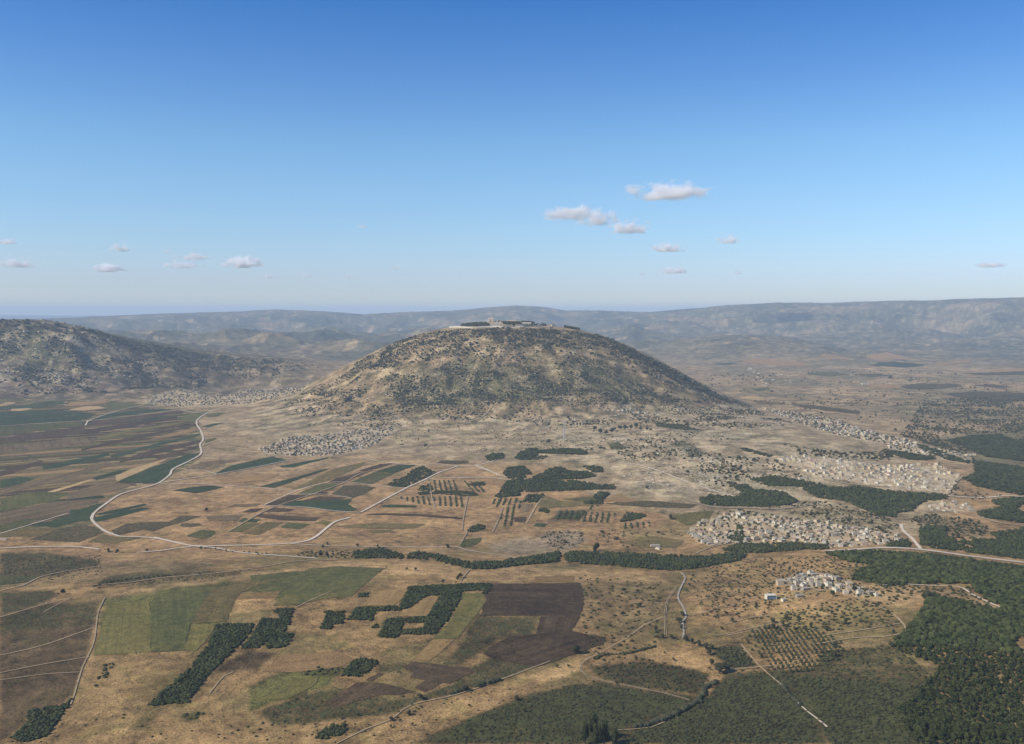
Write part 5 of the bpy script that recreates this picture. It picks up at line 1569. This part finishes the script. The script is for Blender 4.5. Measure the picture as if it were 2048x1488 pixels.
WALLS = ['wall_cream', 'wall_white', 'wall_stone', 'wall_grey', 'wall_white', 'wall_cream']
ROOFS = ['roof_pale', 'roof_pale', 'roof_grey', 'roof_pale', 'roof_pale', 'roof_tile']
HM = []
_hr = np.random.default_rng(55)
for i in range(14):
    sp_ = house_spec(_hr); wm = WALLS[i % 6]; rm = 'roof_tile' if i in (5, 11) else ROOFS[int(_hr.integers(5))]
    walls, roofs, wins, door = house_parts(sp_, rm)
    HM.append(dict(spec=sp_, wm=wm, rm=rm, walls=mesh_boxes('wall', [(b, 0) for b in walls], (wm,)), roofs=mesh_boxes('roof', [(b, 0) for b in roofs], (rm,)),
                   win=mesh_boxes('window', [(wins[0], 0)], ('window_glass',)), wins=wins, door=mesh_boxes('door', [(door, 0)], ('wood_door',)),
                   whole=cat_boxes([(b, 0) for b in walls] + [(b, 1) for b in roofs] + [(b, 2) for b in wins])))
WN = {'wall_cream': 'cream', 'wall_white': 'white', 'wall_stone': 'stone', 'wall_grey': 'grey'}
def look_of(k):
    h = HM[k]; w, d, hh, wing, stair = h['spec']
    s = {1: 'low', 2: 'two-storey', 3: 'tall'}[max(1, int(hh // 3.1))]
    return f"{s} {WN[h['wm']]} house with " + ('tiled roof' if h['rm'] == 'roof_tile' else ('dark roof' if h['rm'] == 'roof_grey' else ('side wing' if wing else 'pale roof')))

def seat(x, y, ang, w=12, d=10):
    c, s = math.cos(ang), math.sin(ang)
    return float(max(hz(x + c * a - s * b, y + s * a + c * b) for a in (-w / 2, w / 2) for b in (-d / 2, d / 2)) - 0.3)

def house(p, ang, k, label, group, detail=False):
    x, y = float(p[0]), float(p[1])
    o = obj('house', None, loc=(x, y, seat(x, y, ang)), rz=ang, label=label, category='house', group=group)
    h = HM[k]
    obj('wall', h['walls'], o); obj('roof', h['roofs'], o)
    if detail:
        V0 = h['wins'][0][0]
        for v, q in h['wins']:
            if (v.max(0) - v.min(0))[0] > 1:      # front windows share one mesh
                d = v[0] - V0[0]; obj('window', h['win'], o, loc=tuple(d))
            else:
                if 'side' not in h: h['side'] = mesh_boxes('window', [((v - v[0], q), 0)], ('window_glass',))
                obj('window', h['side'], o, loc=tuple(v[0]))
        obj('door', h['door'], o)
    return o

def spaced(P, dmin, seed=0):
    keep = []
    cell = {}
    for i in np.random.default_rng(seed).permutation(len(P)):
        x, y = P[i]; c = (int(x // dmin), int(y // dmin)); ok = True
        for a in (-1, 0, 1):
            for b in (-1, 0, 1):
                for j in cell.get((c[0] + a, c[1] + b), ()):
                    if (P[j, 0] - x) ** 2 + (P[j, 1] - y) ** 2 < dmin * dmin: ok = False
        if ok: keep.append(i); cell.setdefault(c, []).append(i)
    return P[np.array(keep, int)]

def stuff_houses(label, P, seed, scale=1.0):
    rg = np.random.default_rng(seed)
    VV, QQ, MM = [], [], []; off = 0
    mats = ['wall_cream', 'wall_white', 'wall_stone', 'wall_grey', 'roof_pale', 'roof_grey', 'roof_tile', 'window_glass']
    for x, y in P:
        h = HM[int(rg.integers(len(HM)))]; V, Q, M = h['whole']
        a = 0.35 * float(fbm(x, y, 200, 2, 4)) * 6 + rg.choice([0, math.pi / 2]) + rg.normal(0, .12); c, s = math.cos(a), math.sin(a)
        v = V * np.array([scale, scale, 1.0]) * rg.uniform(.55, .88)
        X = v[:, 0] * c - v[:, 1] * s + x; Y = v[:, 0] * s + v[:, 1] * c + y
        VV.append(np.c_[X, Y, v[:, 2] + seat(x, y, a)]); QQ += [tuple(dict.fromkeys(q)) for q in (Q + off).tolist()]
        MM += [mats.index((h['wm'], h['rm'], 'window_glass')[m]) for m in M]; off += len(v)
    me = bpy.data.meshes.new('village_houses')
    me.from_pydata(np.concatenate(VV).tolist(), [], QQ)
    for m in mats: me.materials.append(MATS[m])
    me.polygons.foreach_set('material_index', np.array(MM, np.int32)); me.update()
    TRI_COUNT[0] += len(QQ) * 2
    obj('village_houses', me, kind='stuff', label=label)

def row_words(x, y, x0, x1, y0, y1):
    a = band((x - x0) / (x1 - x0), [.14, .28, .43, .57, .72, .86], ['far left', 'left', 'centre left', 'centre', 'centre right', 'right', 'far right'])
    b = band((y - y0) / (y1 - y0), [.2, .4, .6, .8], ['top', 'upper', 'middle', 'lower', 'bottom'])
    return a, b

# hilltop hamlet: every house
HAMLET = """K 580,440|K 690,415|K 750,400|K 800,385|K 850,370|K 955,335|K 1000,345|K 880,400|K 940,405|K 790,425|K 840,440|K 1020,400|K 1080,385|K 1125,375|K 1180,385|K 1060,430|K 1120,425|K 1180,430|K 1250,400|K 1310,405|K 900,460|K 990,480|K 860,510|K 780,460|K 1050,480|K 730,540|K 880,540|K 1190,490|K 1330,495|K 1480,540|K 1370,520|K 1620,600|K 1760,590|K 1850,620|K 1480,470|K 1620,540|K 1300,560|K 1430,590"""
names_seen = set()
def unique(lb, extra):
    n = 0
    while lb in names_seen:
        lb = extra[n] if n < len(extra) else lb; n += 1
        if n > len(extra): break
    names_seen.add(lb); return lb
_h = np.random.default_rng(99)
for i, s in enumerate(HAMLET.split('|')):
    q = parse(s); p = ground_at(*q.T)[0]
    k = int(_h.integers(len(HM)))
    if i == 0: k = 0
    a, b = row_words(q[0, 0], q[0, 1], 1560, 1760, 1150, 1190)
    lb = f"{look_of(k)}, {b} {a} of the hilltop hamlet"
    lb = unique(lb, [f"smaller {lb}", f"second {lb}", f"third {lb}"])
    o = house(p, _h.choice([0, math.pi / 2]) + _h.normal(0.15, .2), k, lb, 'houses of the hilltop hamlet', True)
    o.scale = (.76,) * 3
# glass fronted house
p = ground_at(*parse('K 415,665').T)[0]
g = obj('glass_fronted_house', None, loc=(*p.tolist(), seat(*p, 0.1)), rz=0.1, label='house with dark blue glass front and white frame left of the hamlet', category='house')
obj('wall', mesh_boxes('wall', [(box(-7, 7, -4.5, 5, -2, 6.2), 0)], ('wall_grey',)), g)
obj('frame', mesh_boxes('frame', [(box(-7.6, -7.002, -5.3, 5, -2, 6.6), 0), (box(-7.002, 7.6, -5.3, 5, 6.202, 6.7), 0), (box(7.002, 7.5, -5.3, 5, -2, 6.2), 0)], ('wall_white',)), g)
pn = mesh_boxes('pane', [(box(0, 2.1, -.08, .05, 0, 2.3), 0)], ('blue_glass',))
for r_ in range(2):
    for c_ in range(6): obj('pane', pn, g, loc=(-6.8 + c_ * 2.28, -4.55, 0.5 + r_ * 2.75))
p = ground_at(*parse('K 590,690').T)[0]
g = obj('shed', None, loc=(*p.tolist(), seat(*p, 0.5)), rz=0.5, label='small white gabled shed below the glass fronted house', category='shed')
obj('wall', mesh_boxes('wall', [(box(-3.5, 3.5, -2.5, 2.5, -2, 3), 0)], ('wall_white',)), g); obj('roof', mesh_boxes('roof', [(gable(-3.5, 3.5, -2.5, 2.5, 3.003, 1.6), 0)], ('roof_pale',)), g)
p = ground_at(*parse('K 800,640').T)[0]
g = obj('shed', None, loc=(*p.tolist(), seat(*p, 0.2)), rz=0.2, label='grey metal barn on the lower road of the hamlet', category='shed')
obj('wall', mesh_boxes('wall', [(box(-5, 5, -3.5, 3.5, -2, 3.2), 0)], ('wall_grey',)), g); obj('roof', mesh_boxes('roof', [(gable(-5, 5, -3.5, 3.5, 3.203, 1.8), 0)], ('roof_grey',)), g)
# long walled house left of the hamlet
p = ground_at(*parse('K 610,470').T)[0]
g = obj('courtyard_house', None, loc=(*p.tolist(), seat(*p, 0.1)), rz=0.05, label='wide cream house with walled yard at the left end of the hamlet', category='house')
obj('wall', mesh_boxes('wall', [(box(-13, -3, -4, 6, -2, 6.5), 0), (box(-2.998, 12, 2, 6, -2, 4), 0), (box(11.5, 12, -6, 1.998, -2, 2.2), 0), (box(-3, 11.498, -6, -5.6, -2, 2.2), 0)], ('wall_cream',)), g)
obj('roof', mesh_boxes('roof', [(box(-13.2, -2.8, -4.2, 6.2, 6.503, 6.8), 0), (box(-2.79, 12.2, 1.8, 6.2, 4.003, 4.25), 0)], ('roof_pale',)), g)

# near village: the houses that show largest, one by one
def village(outline, dmin, n_single, where, group, seed, label_rest, bounds, detail=False, thin=0.0, hole=None):
    P = scatter(outline, dmin * 0.55, 0.5, seed)
    P = spaced(P, dmin, seed)
    if hole is not None:
        hp = ground_at(*parse(hole).T); P = P[~inside(hp, P[:, 0], P[:, 1])]
    rg = np.random.default_rng(seed)
    P = P[(rg.uniform(size=len(P)) > thin) & (fbm(P[:, 0], P[:, 1], 70, 2, seed) > -0.28)]
    P = P[np.argsort(np.hypot(*P.T))]
    S, Rst = P[:n_single], P[n_single:]
    qx, qy = to_px(S[:, 0], S[:, 1], hz(S[:, 0], S[:, 1]))
    seen = {}
    for p, x_, y_ in zip(S, qx, qy):
        k = int(rg.integers(len(HM)))
        a, b = row_words(x_, y_, *bounds)
        lb = f"{look_of(k)}, {b} {a} {where}"
        seen[lb] = seen.get(lb, 0) + 1
        if seen[lb] == 2: lb = lb.replace('house', 'smaller house', 1)
        elif seen[lb] > 2: lb = lb.replace('house', 'another house', 1)
        ang = 0.35 * float(fbm(p[0], p[1], 200, 2, 4)) * 6 + rg.choice([0, math.pi / 2]) + rg.normal(0, .12)
        o = house(p, ang, k, lb, group)
        s_ = rg.uniform(.55, .88); o.scale = (s_, s_, s_)
    if len(Rst): stuff_houses(label_rest, Rst, seed + 1)
    return len(P)
print('near village', village('O 60,270 120,210 220,165 380,120 470,100 520,130 620,150 860,135 1280,200 1560,240 1800,300 1860,330 1700,360 1240,395 1150,360 900,350 500,352 240,370 130,340', 14, 178,
    'in the near village', 'houses of the near village', 31, 'more flat roofed houses at the back of the near village', (1375, 1820, 1025, 1098), hole='O 560,190 700,200 900,310 880,325 660,240'))
print('small village', village('D 1420,530 1500,485 1700,490 1750,540 1600,555 1440,540', 17, 30, 'in the small village', 'houses of the small village', 41, 'x', (1850, 1950, 1000, 1025)))
print('large village', village('D 480,215 640,190 1000,230 1150,260 1500,250 1660,330 1560,430 1200,400 900,350 700,320', 17, 50,
    'in the large right village', 'nearest houses of the large right village', 51, 'flat roofed houses of the large village on the right', (1550, 1930, 925, 990)))
VS = [
      ('pale houses along the far side of the right hand wood', 'D 1160,120 1360,130 1540,160 1740,190 1720,235 1480,205 1200,150', 22, 0.35, 52),
      ('houses strung along the spur at the right foot of the mountain', 'I 440,350 640,385 900,425 1160,515 1400,570 1380,600 1100,555 800,490 620,430', 17, 0.3, 53),
      ('houses on the spur above the right hand village', 'D 700,5 820,0 1110,78 1000,90 850,60', 21, 0.45, 54),
      ('pale crowded houses of the village at the left foot of the mountain', 'B 410,232 600,155 850,132 1100,92 1330,92 1200,200 1050,245 900,278 600,278 430,258', 17, 0.1, 55),
      ('houses of the town between the left hill and the mountain', 'V 240,200 380,140 560,90 740,90 830,150 1030,150 1240,85 1520,92 1680,75 1850,25 1790,120 1500,180 1200,235 860,250 560,262 400,245 260,228', 24, 0.3, 56),
      ('low pale houses at the right foot of the mountain', 'C 940,32 1200,60 1440,80 1440,100 1150,90 980,60', 20, 0.35, 57),
      ('scattered farm buildings on the right hand plain', 'I 340,110 500,120 640,180 620,215 460,215 400,150', 60, 0.45, 58),
      ('pale houses on the top of the left hill', 'P 60,655 180,655 210,675 120,680 20,672', 60, 0.5, 59),
      ('houses of a far village in the hills', 'P 560,658 620,657 680,662 690,668 640,668 580,663', 85, 0.4, 60),
      ('farm buildings beside the near village', 'C 1330,1000 1400,985 1430,1020 1380,1030', 18, 0.2, 61)]
for lb, ol, dm, th, sd in VS:
    P = spaced(scatter(ol, dm * 0.55, 0.5, sd), dm, sd)
    P = P[(np.random.default_rng(sd).uniform(size=len(P)) > th) & (fbm(P[:, 0], P[:, 1], 110, 2, sd) > -0.25)]
    stuff_houses(lb, P, sd + 3, 1.0 if sd < 58 or sd == 61 else 2.0)
    print(lb, len(P))
    if sd < 58:   # trees between the houses
        T_ = scatter(ol, dm * 0.9, 0.5, sd + 9); T_ = T_[np.random.default_rng(sd).uniform(size=len(T_)) < 0.5]
        stuff_trees('village_trees', 'small dark trees between the ' + lb.split(' of ')[0][:30], FAR, T_, np.random.default_rng(sd).uniform(2, 4.5, len(T_)), 'oak_foliage', 0.9, sd)
T_ = scatter('O 60,270 120,210 380,120 500,90 860,130 1280,200 1560,240 1800,300 1900,330 1700,360 1240,395 1150,360 900,350 500,360 240,370 130,340', 11, 0.5, 88)
T_ = T_[np.random.default_rng(8).uniform(size=len(T_)) < 0.45]
stuff_trees('village_trees', 'small dark trees between the houses of the near village', MID, T_, np.random.default_rng(8).uniform(1.4, 3.2, len(T_)), 'oak_foliage', 0.95, 88)
T_ = scatter('K 640,420 720,330 900,300 1300,330 1450,420 1650,520 1900,580 1950,640 1600,640 1400,560 1000,520 800,560 680,520', 8, 0.5, 89)
T_ = T_[np.random.default_rng(8).uniform(size=len(T_)) < 0.45]
stuff_trees('village_trees', 'garden bushes between the houses of the hilltop hamlet', MID, T_, np.random.default_rng(8).uniform(1.2, 2.6, len(T_)), 'oak_foliage', 0.95, 89)

# white shed at the left edge of the plain
for s, w, lb in (('A 25,1362', 8, 'long white shed at the left edge beside the plain'), ('I 1075,213', 26, 'long pale roof alone on the right hand plain'), ('I 995,157', 10, 'tiny white building on the right hand plain'),
                 ('I 365,122', 16, 'long white barn left on the right hand plain'), ('V 1505,92', 16, 'large white building at the right end of the town'), ('D 650,342', 11, 'pale roofed hall in the dark wood'), ('C 1400,1000', 9, 'ruined stone farmhouse above the tree belt')):
    p = ground_at(*parse(s).T)[0]; an = 0.1
    g = obj('barn', None, loc=(*p.tolist(), seat(*p, an)), rz=an, label=lb, category='barn')
    obj('wall', mesh_boxes('wall', [(box(-w, w, -w * .35, w * .35, -2, w * .35), 0)], ('wall_white',)), g)
    obj('roof', mesh_boxes('roof', [(gable(-w, w, -w * .35, w * .35, w * .35 + .003, w * .12), 0)], ('roof_pale',)), g)

# ------------------------------------------------------------------ mast
def bar(a, b, w):
    a, b = np.array(a, float), np.array(b, float); d = (b - a) / np.linalg.norm(b - a)
    u = np.cross(d, [0, 0, 1]) if abs(d[2]) < .95 else np.cross(d, [1, 0, 0]); u /= np.linalg.norm(u); v = np.cross(d, u)
    V = [p + (u * s + v * t) * w / 2 for p in (a, b) for s, t in ((-1, -1), (1, -1), (1, 1), (-1, 1))]
    return np.array(V), np.array([(0, 1, 5, 4), (1, 2, 6, 5), (2, 3, 7, 6), (3, 0, 4, 7), (0, 3, 2, 1), (4, 5, 6, 7)])
mp = ground_at([1128], [879])[0]
mast = obj('radio_mast', None, loc=(*mp.tolist(), float(hz(*mp))), label='tall thin white lattice mast on the bare slope below the mountain', category='mast')
HM_ = 70.0
def leg_at(k, z):
    t = z / HM_; r_ = 2.6 * (1 - t) + 1.1 * t; a = k * 2 * math.pi / 3
    return (r_ * math.cos(a), r_ * math.sin(a), z)
for k in range(3): obj('leg', mesh_boxes('leg', [(bar(leg_at(k, -1), leg_at(k, HM_), 1.1), 0)], ('mast_steel',)), mast)
LB = []
for i in range(14):
    z0, z1 = i * 5, i * 5 + 5
    for k in range(3):
        LB.append((bar(leg_at(k, z0), leg_at((k + 1) % 3, z1), 0.4), 0)); LB.append((bar(leg_at(k, z1 - .01), leg_at((k + 1) % 3, z1 - .01), 0.35), 0))
obj('brace', mesh_boxes('brace', LB, ('mast_steel',)), mast)
obj('antenna', mesh_boxes('antenna', [(bar((0, 0, HM_), (0, 0, HM_ + 9), 0.5), 0)], ('mast_steel',)), mast)
for dx_, dy_, w, h_, lb in ((6, -9, 4, 3.5, 'small white hut at the foot of the mast'), (-9, -4, 5, 3.2, 'low white equipment block left of the mast foot')):
    p = mp + np.array([dx_, dy_])
    g = obj('hut', None, loc=(*p.tolist(), seat(*p, 0)), label=lb, category='hut')
    obj('wall', mesh_boxes('wall', [(box(-w, w, -w * .6, w * .6, -2, h_), 0)], ('wall_white',)), g)
    obj('roof', mesh_boxes('roof', [(box(-w - .3, w + .3, -w * .6 - .3, w * .6 + .3, h_ + .003, h_ + .4), 0)], ('roof_pale',)), g)

# ------------------------------------------------------------------ the summit: rampart, monastery, trees
L = smooth_line(ground_at(*parse('Q 130,240 250,238 400,246 540,240 700,236 860,236 1000,232 1150,230 1300,226 1400,222').T), 14)
LV, LQ = [], []; off = 0
for a, b in zip(L[:-1], L[1:]):
    za, zb = float(hz(*a)), float(hz(*b))
    d = (b - a) / np.hypot(*(b - a)); nr = np.array([-d[1], d[0]]) * 1.2
    V = [(*(a - nr), za - 4), (*(b - nr), zb - 4), (*(b + nr), zb - 4), (*(a + nr), za - 4), (*(a - nr), za + 6.5), (*(b - nr), zb + 6.5), (*(b + nr), zb + 6.5), (*(a + nr), za + 6.5)]
    LV.append(np.array(V)); LQ.append(np.array([(0, 1, 5, 4), (1, 2, 6, 5), (2, 3, 7, 6), (3, 0, 4, 7), (0, 3, 2, 1), (4, 5, 6, 7)]) + off); off += 8
me = mesh_from('rampart', np.concatenate(LV), np.concatenate(LQ), None, ('rampart_stone',))
obj('rampart', me, label='long pale stone wall ringing the mountain top', category='wall', kind='thing')
def summit_building(s, w, d, h, an, mat, roof, lb, cat='monastery building', tower=None):
    p = ground_at(*parse(s).T)[0]
    g = obj('monastery_building', None, loc=(*p.tolist(), seat(*p, an, w, d) - 0.5), rz=an, label=lb, category=cat)
    W = [(box(-w / 2, w / 2, -d / 2, d / 2, -6, h), 0)]
    if tower:
        for tx in tower: W.append((box(tx - 3, tx + 3, -d / 2 - 1.5, -d / 2 + 4.5, -6, h * 1.55), 0))
    obj('wall', mesh_boxes('wall', W, (mat,)), g)
    if roof == 'gable':
        obj('roof', mesh_boxes('roof', [(gable(-w / 2, w / 2, -d / 2, d / 2, h + .003, d * .28), 0)], ('roof_pale',)), g)
    else: obj('roof', mesh_boxes('roof', [(box(-w / 2 - .3, w / 2 + .3, -d / 2 - .3, d / 2 + .3, h + .003, h + .5), 0)], ('roof_pale',)), g)
    n = max(2, int(w / 6))
    wm = mesh_boxes('window', [(box(-.8, .8, -.06, .1, 0, 2.4), 0)], ('window_glass',))
    for k in range(n): obj('window', wm, g, loc=(-w / 2 + w * (k + .5) / n, -d / 2, h * .35))
SB = [('Q 215,222', 48, 14, 9, 0.0, 'rampart_stone', 'flat', 'long low pale building at the left end of the summit wall'),
      ('Q 380,182', 34, 14, 9, 0.1, 'wall_cream', 'flat', 'pale building left of the long cream hall on the summit'),
      ('Q 470,172', 60, 18, 11, 0.05, 'rampart_stone', 'gable', 'long cream hall on the left of the summit'),
      ('Q 590,172', 24, 12, 8, 0.0, 'wall_cream', 'flat', 'small block between the cream hall and the church'),
      ('Q 700,172', 26, 36, 13, 0.0, 'wall_cream', 'gable', 'twin towered stone church at the top of the mountain'),
      ('Q 800,190', 40, 14, 9, -0.05, 'wall_white', 'flat', 'white wing right of the summit church'),
      ('Q 760,225', 46, 16, 8, 0.05, 'rampart_stone', 'flat', 'broad ochre terrace building above the wall'),
      ('Q 930,225', 44, 12, 7, 0.0, 'wall_cream', 'flat', 'low cream building behind the middle of the wall'),
      ('Q 980,176', 50, 14, 9, 0.0, 'wall_cream', 'gable', 'cream convent block with gabled roof behind the trees'),
      ('Q 1060,176', 30, 14, 12, 0.0, 'wall_white', 'flat', 'tall white block on the right of the summit'),
      ('Q 1080,216', 36, 12, 7, 0.05, 'wall_stone', 'flat', 'stone building close above the wall, right of the middle'),
      ('Q 1180,212', 46, 14, 9, 0.0, 'rampart_stone', 'gable', 'long gabled building near the right of the wall'),
      ('Q 1270,212', 30, 14, 8, 0.0, 'wall_cream', 'flat', 'cream block near the right end of the wall'),
      ('Q 1350,218', 22, 12, 8, 0.1, 'wall_white', 'flat', 'small white block at the right end of the wall'),
      ('Q 1480,215', 24, 14, 9, 0.2, 'rampart_stone', 'flat', 'ochre building beyond the right end of the wall'),
      ('Q 1550,225', 22, 14, 8, 0.3, 'wall_cream', 'flat', 'last cream building at the right shoulder of the summit'),
      ('Q 1510,245', 18, 10, 6, 0.3, 'wall_stone', 'flat', 'low stone ruin below the right shoulder of the summit'),
      ('N 640,203', 22, 10, 7, 0.2, 'wall_cream', 'flat', 'lone small stone building on the left shoulder of the mountain')]
for a in SB: summit_building(*a[:7], a[7], 'church' if 'church' in a[7] else 'building', (-8, 8) if 'church' in a[7] else None)
ST = [scatter('Q 740,178 880,176 1100,180 1200,176 1450,196 1460,204 1280,196 1100,192 880,190', 9, 0.45, 71), scatter('Q 280,200 520,196 680,200 660,226 480,228 290,230', 9, 0.45, 72), scatter('Q 880,190 1100,192 1060,212 900,208', 9, 0.45, 73),
      scatter('Q 1560,205 1640,212 1800,240 1960,262 2040,285 1900,272 1700,240', 10, 0.45, 74), scatter('Q 1100,200 1450,212 1420,222 1130,222', 11, 0.45, 75)]
PP = np.concatenate(ST)
PP = PP[(np.hypot(*PP.T) < 5150) & (mountain(PP[:, 0], PP[:, 1]) > 330)]
stuff_trees('monastery_trees', 'dark cypresses and pines between the buildings on the summit', PINE, PP, np.random.default_rng(5).uniform(3.2, 5.2, len(PP)), 'pine_foliage', 1.4, 720)

# ------------------------------------------------------------------ clouds
def cloud_material(name, dens):
    m = bpy.data.materials.new(name); m.use_nodes = True
    nt = m.node_tree; n, l = nt.nodes, nt.links; n.remove(n['Principled BSDF'])
    v = n.new('ShaderNodeVolumePrincipled'); v.inputs['Color'].default_value = (1, 1, 1, 1); v.inputs['Anisotropy'].default_value = 0.0
    tc_ = n.new('ShaderNodeTexCoord'); inf = n.new('ShaderNodeObjectInfo')
    p = tc_.outputs['Object']
    off = n.new('ShaderNodeVectorMath'); off.operation = 'ADD'; l.new(p, off.inputs[0])
    sc = n.new('ShaderNodeVectorMath'); sc.operation = 'SCALE'; l.new(inf.outputs['Location'], sc.inputs[0]); sc.inputs['Scale'].default_value = 0.0131
    l.new(sc.outputs[0], off.inputs[1])
    ln = n.new('ShaderNodeVectorMath'); ln.operation = 'LENGTH'; l.new(p, ln.inputs[0])
    mp_ = n.new('ShaderNodeMapping'); mp_.inputs['Scale'].default_value = (1, 1, 0.55); l.new(off.outputs[0], mp_.inputs[0])
    t = noise(n, l, mp_.outputs[0], 2.8, 6, 0.62)
    sz_ = n.new('ShaderNodeSeparateXYZ'); l.new(p, sz_.inputs[0])
    # flat base, swelling top: density falls off from the middle
    fall = mathn(n, l, 'SUBTRACT', 1.0, ln.outputs['Value'])
    d = mathn(n, l, 'ADD', mathn(n, l, 'MULTIPLY', fall, 1.0), mathn(n, l, 'MULTIPLY', mathn(n, l, 'SUBTRACT', t, 0.63), 3.4))
    d = mathn(n, l, 'MULTIPLY', mrange(n, l, d, 0.0, 0.45, 0, 1), mrange(n, l, sz_.outputs['Z'], -0.42, -0.2, 0, 1))
    oc = mathn(n, l, 'MULTIPLY', d, dens)
    l.new(oc, v.inputs['Density'])
    l.new(v.outputs[0], n['Material Output'].inputs['Volume'])
    MATS[name] = m
    m.cycles.volume_step_rate = 0.5
CLOUD_DENS = 0.011
cloud_material('cloud_vapour', CLOUD_DENS); cloud_material('thin_cloud_vapour', CLOUD_DENS * 0.5)
bv, bt = [], []
for i in range(9):
    for j in range(16):
        th, ph = math.pi * i / 8, 2 * math.pi * j / 16
        bv.append((math.sin(th) * math.cos(ph), math.sin(th) * math.sin(ph), math.cos(th)))
for i in range(8):
    for j in range(16):
        a, b = i * 16 + j, i * 16 + (j + 1) % 16
        bt.append((a, a + 16, b + 16, b))
CLOUD_MESH = bpy.data.meshes.new('cloud'); CLOUD_MESH.from_pydata(bv, [], bt); CLOUD_MESH.materials.append(MATS['cloud_vapour'])
THIN_MESH = CLOUD_MESH.copy(); THIN_MESH.materials[0] = MATS['thin_cloud_vapour']
CLOUDS = """1335,388 190,46 largest cloud, highest on the right
1140,430 130,36 wispy left half of the long cloud
1195,440 90,46 dense right half of the long cloud
1258,458 92,38 cloud just right of the long one
1335,498 84,24 flat cloud below the long one
1458,482 56,22 small cloud to the right of the flat one
1350,543 66,18 low cloud near the horizon right of centre
1284,548 22,12 tiny cloud left of the low one near the horizon
1476,546 26,12 tiny cloud right of the low one near the horizon
724,454 34,14 lone tiny cloud left of centre
792,536 34,14 tiny cloud near the horizon above the mountain's left shoulder
240,498 44,22 small puff high on the left
218,538 74,22 cloud with two humps on the left
485,528 90,30 dense end of the long left cloud bank
385,516 90,18 thin upper strip of the left cloud bank
365,532 84,20 thin lower strip of the left cloud bank
35,528 84,26 broad cloud near the left edge
10,485 50,14 cloud cut by the left edge
333,503 30,14 faint puff above the left cloud bank
535,553 34,14 faint low puff right of the left bank
612,551 32,12 faint low puff left of centre
694,553 24,11 faintest low puff near the horizon
1978,531 60,14 cloud near the right edge"""
for ln in CLOUDS.split('\n'):
    a_, b_, lb = ln.split(' ', 2)
    px_, py_ = map(float, a_.split(',')); w_, h_ = map(float, b_.split(','))
    dx_, dy_, te_ = ray(px_, py_)
    D = float(np.clip(1900 / te_, 9000, 60000))
    g = obj('cloud', THIN_MESH if ('faint' in lb or 'tiny' in lb or 'strip' in lb or 'broad' in lb) else CLOUD_MESH, loc=(dx_ * D, dy_ * D, HC + D * te_), scale=(w_ * 0.56 * D / FPX, w_ * 0.40 * D / FPX, h_ * 0.66 * D / FPX), label=lb, category='cloud')
    g.rotation_euler = (0, 0, 0)
print('stuff triangles', TRI_COUNT[0])
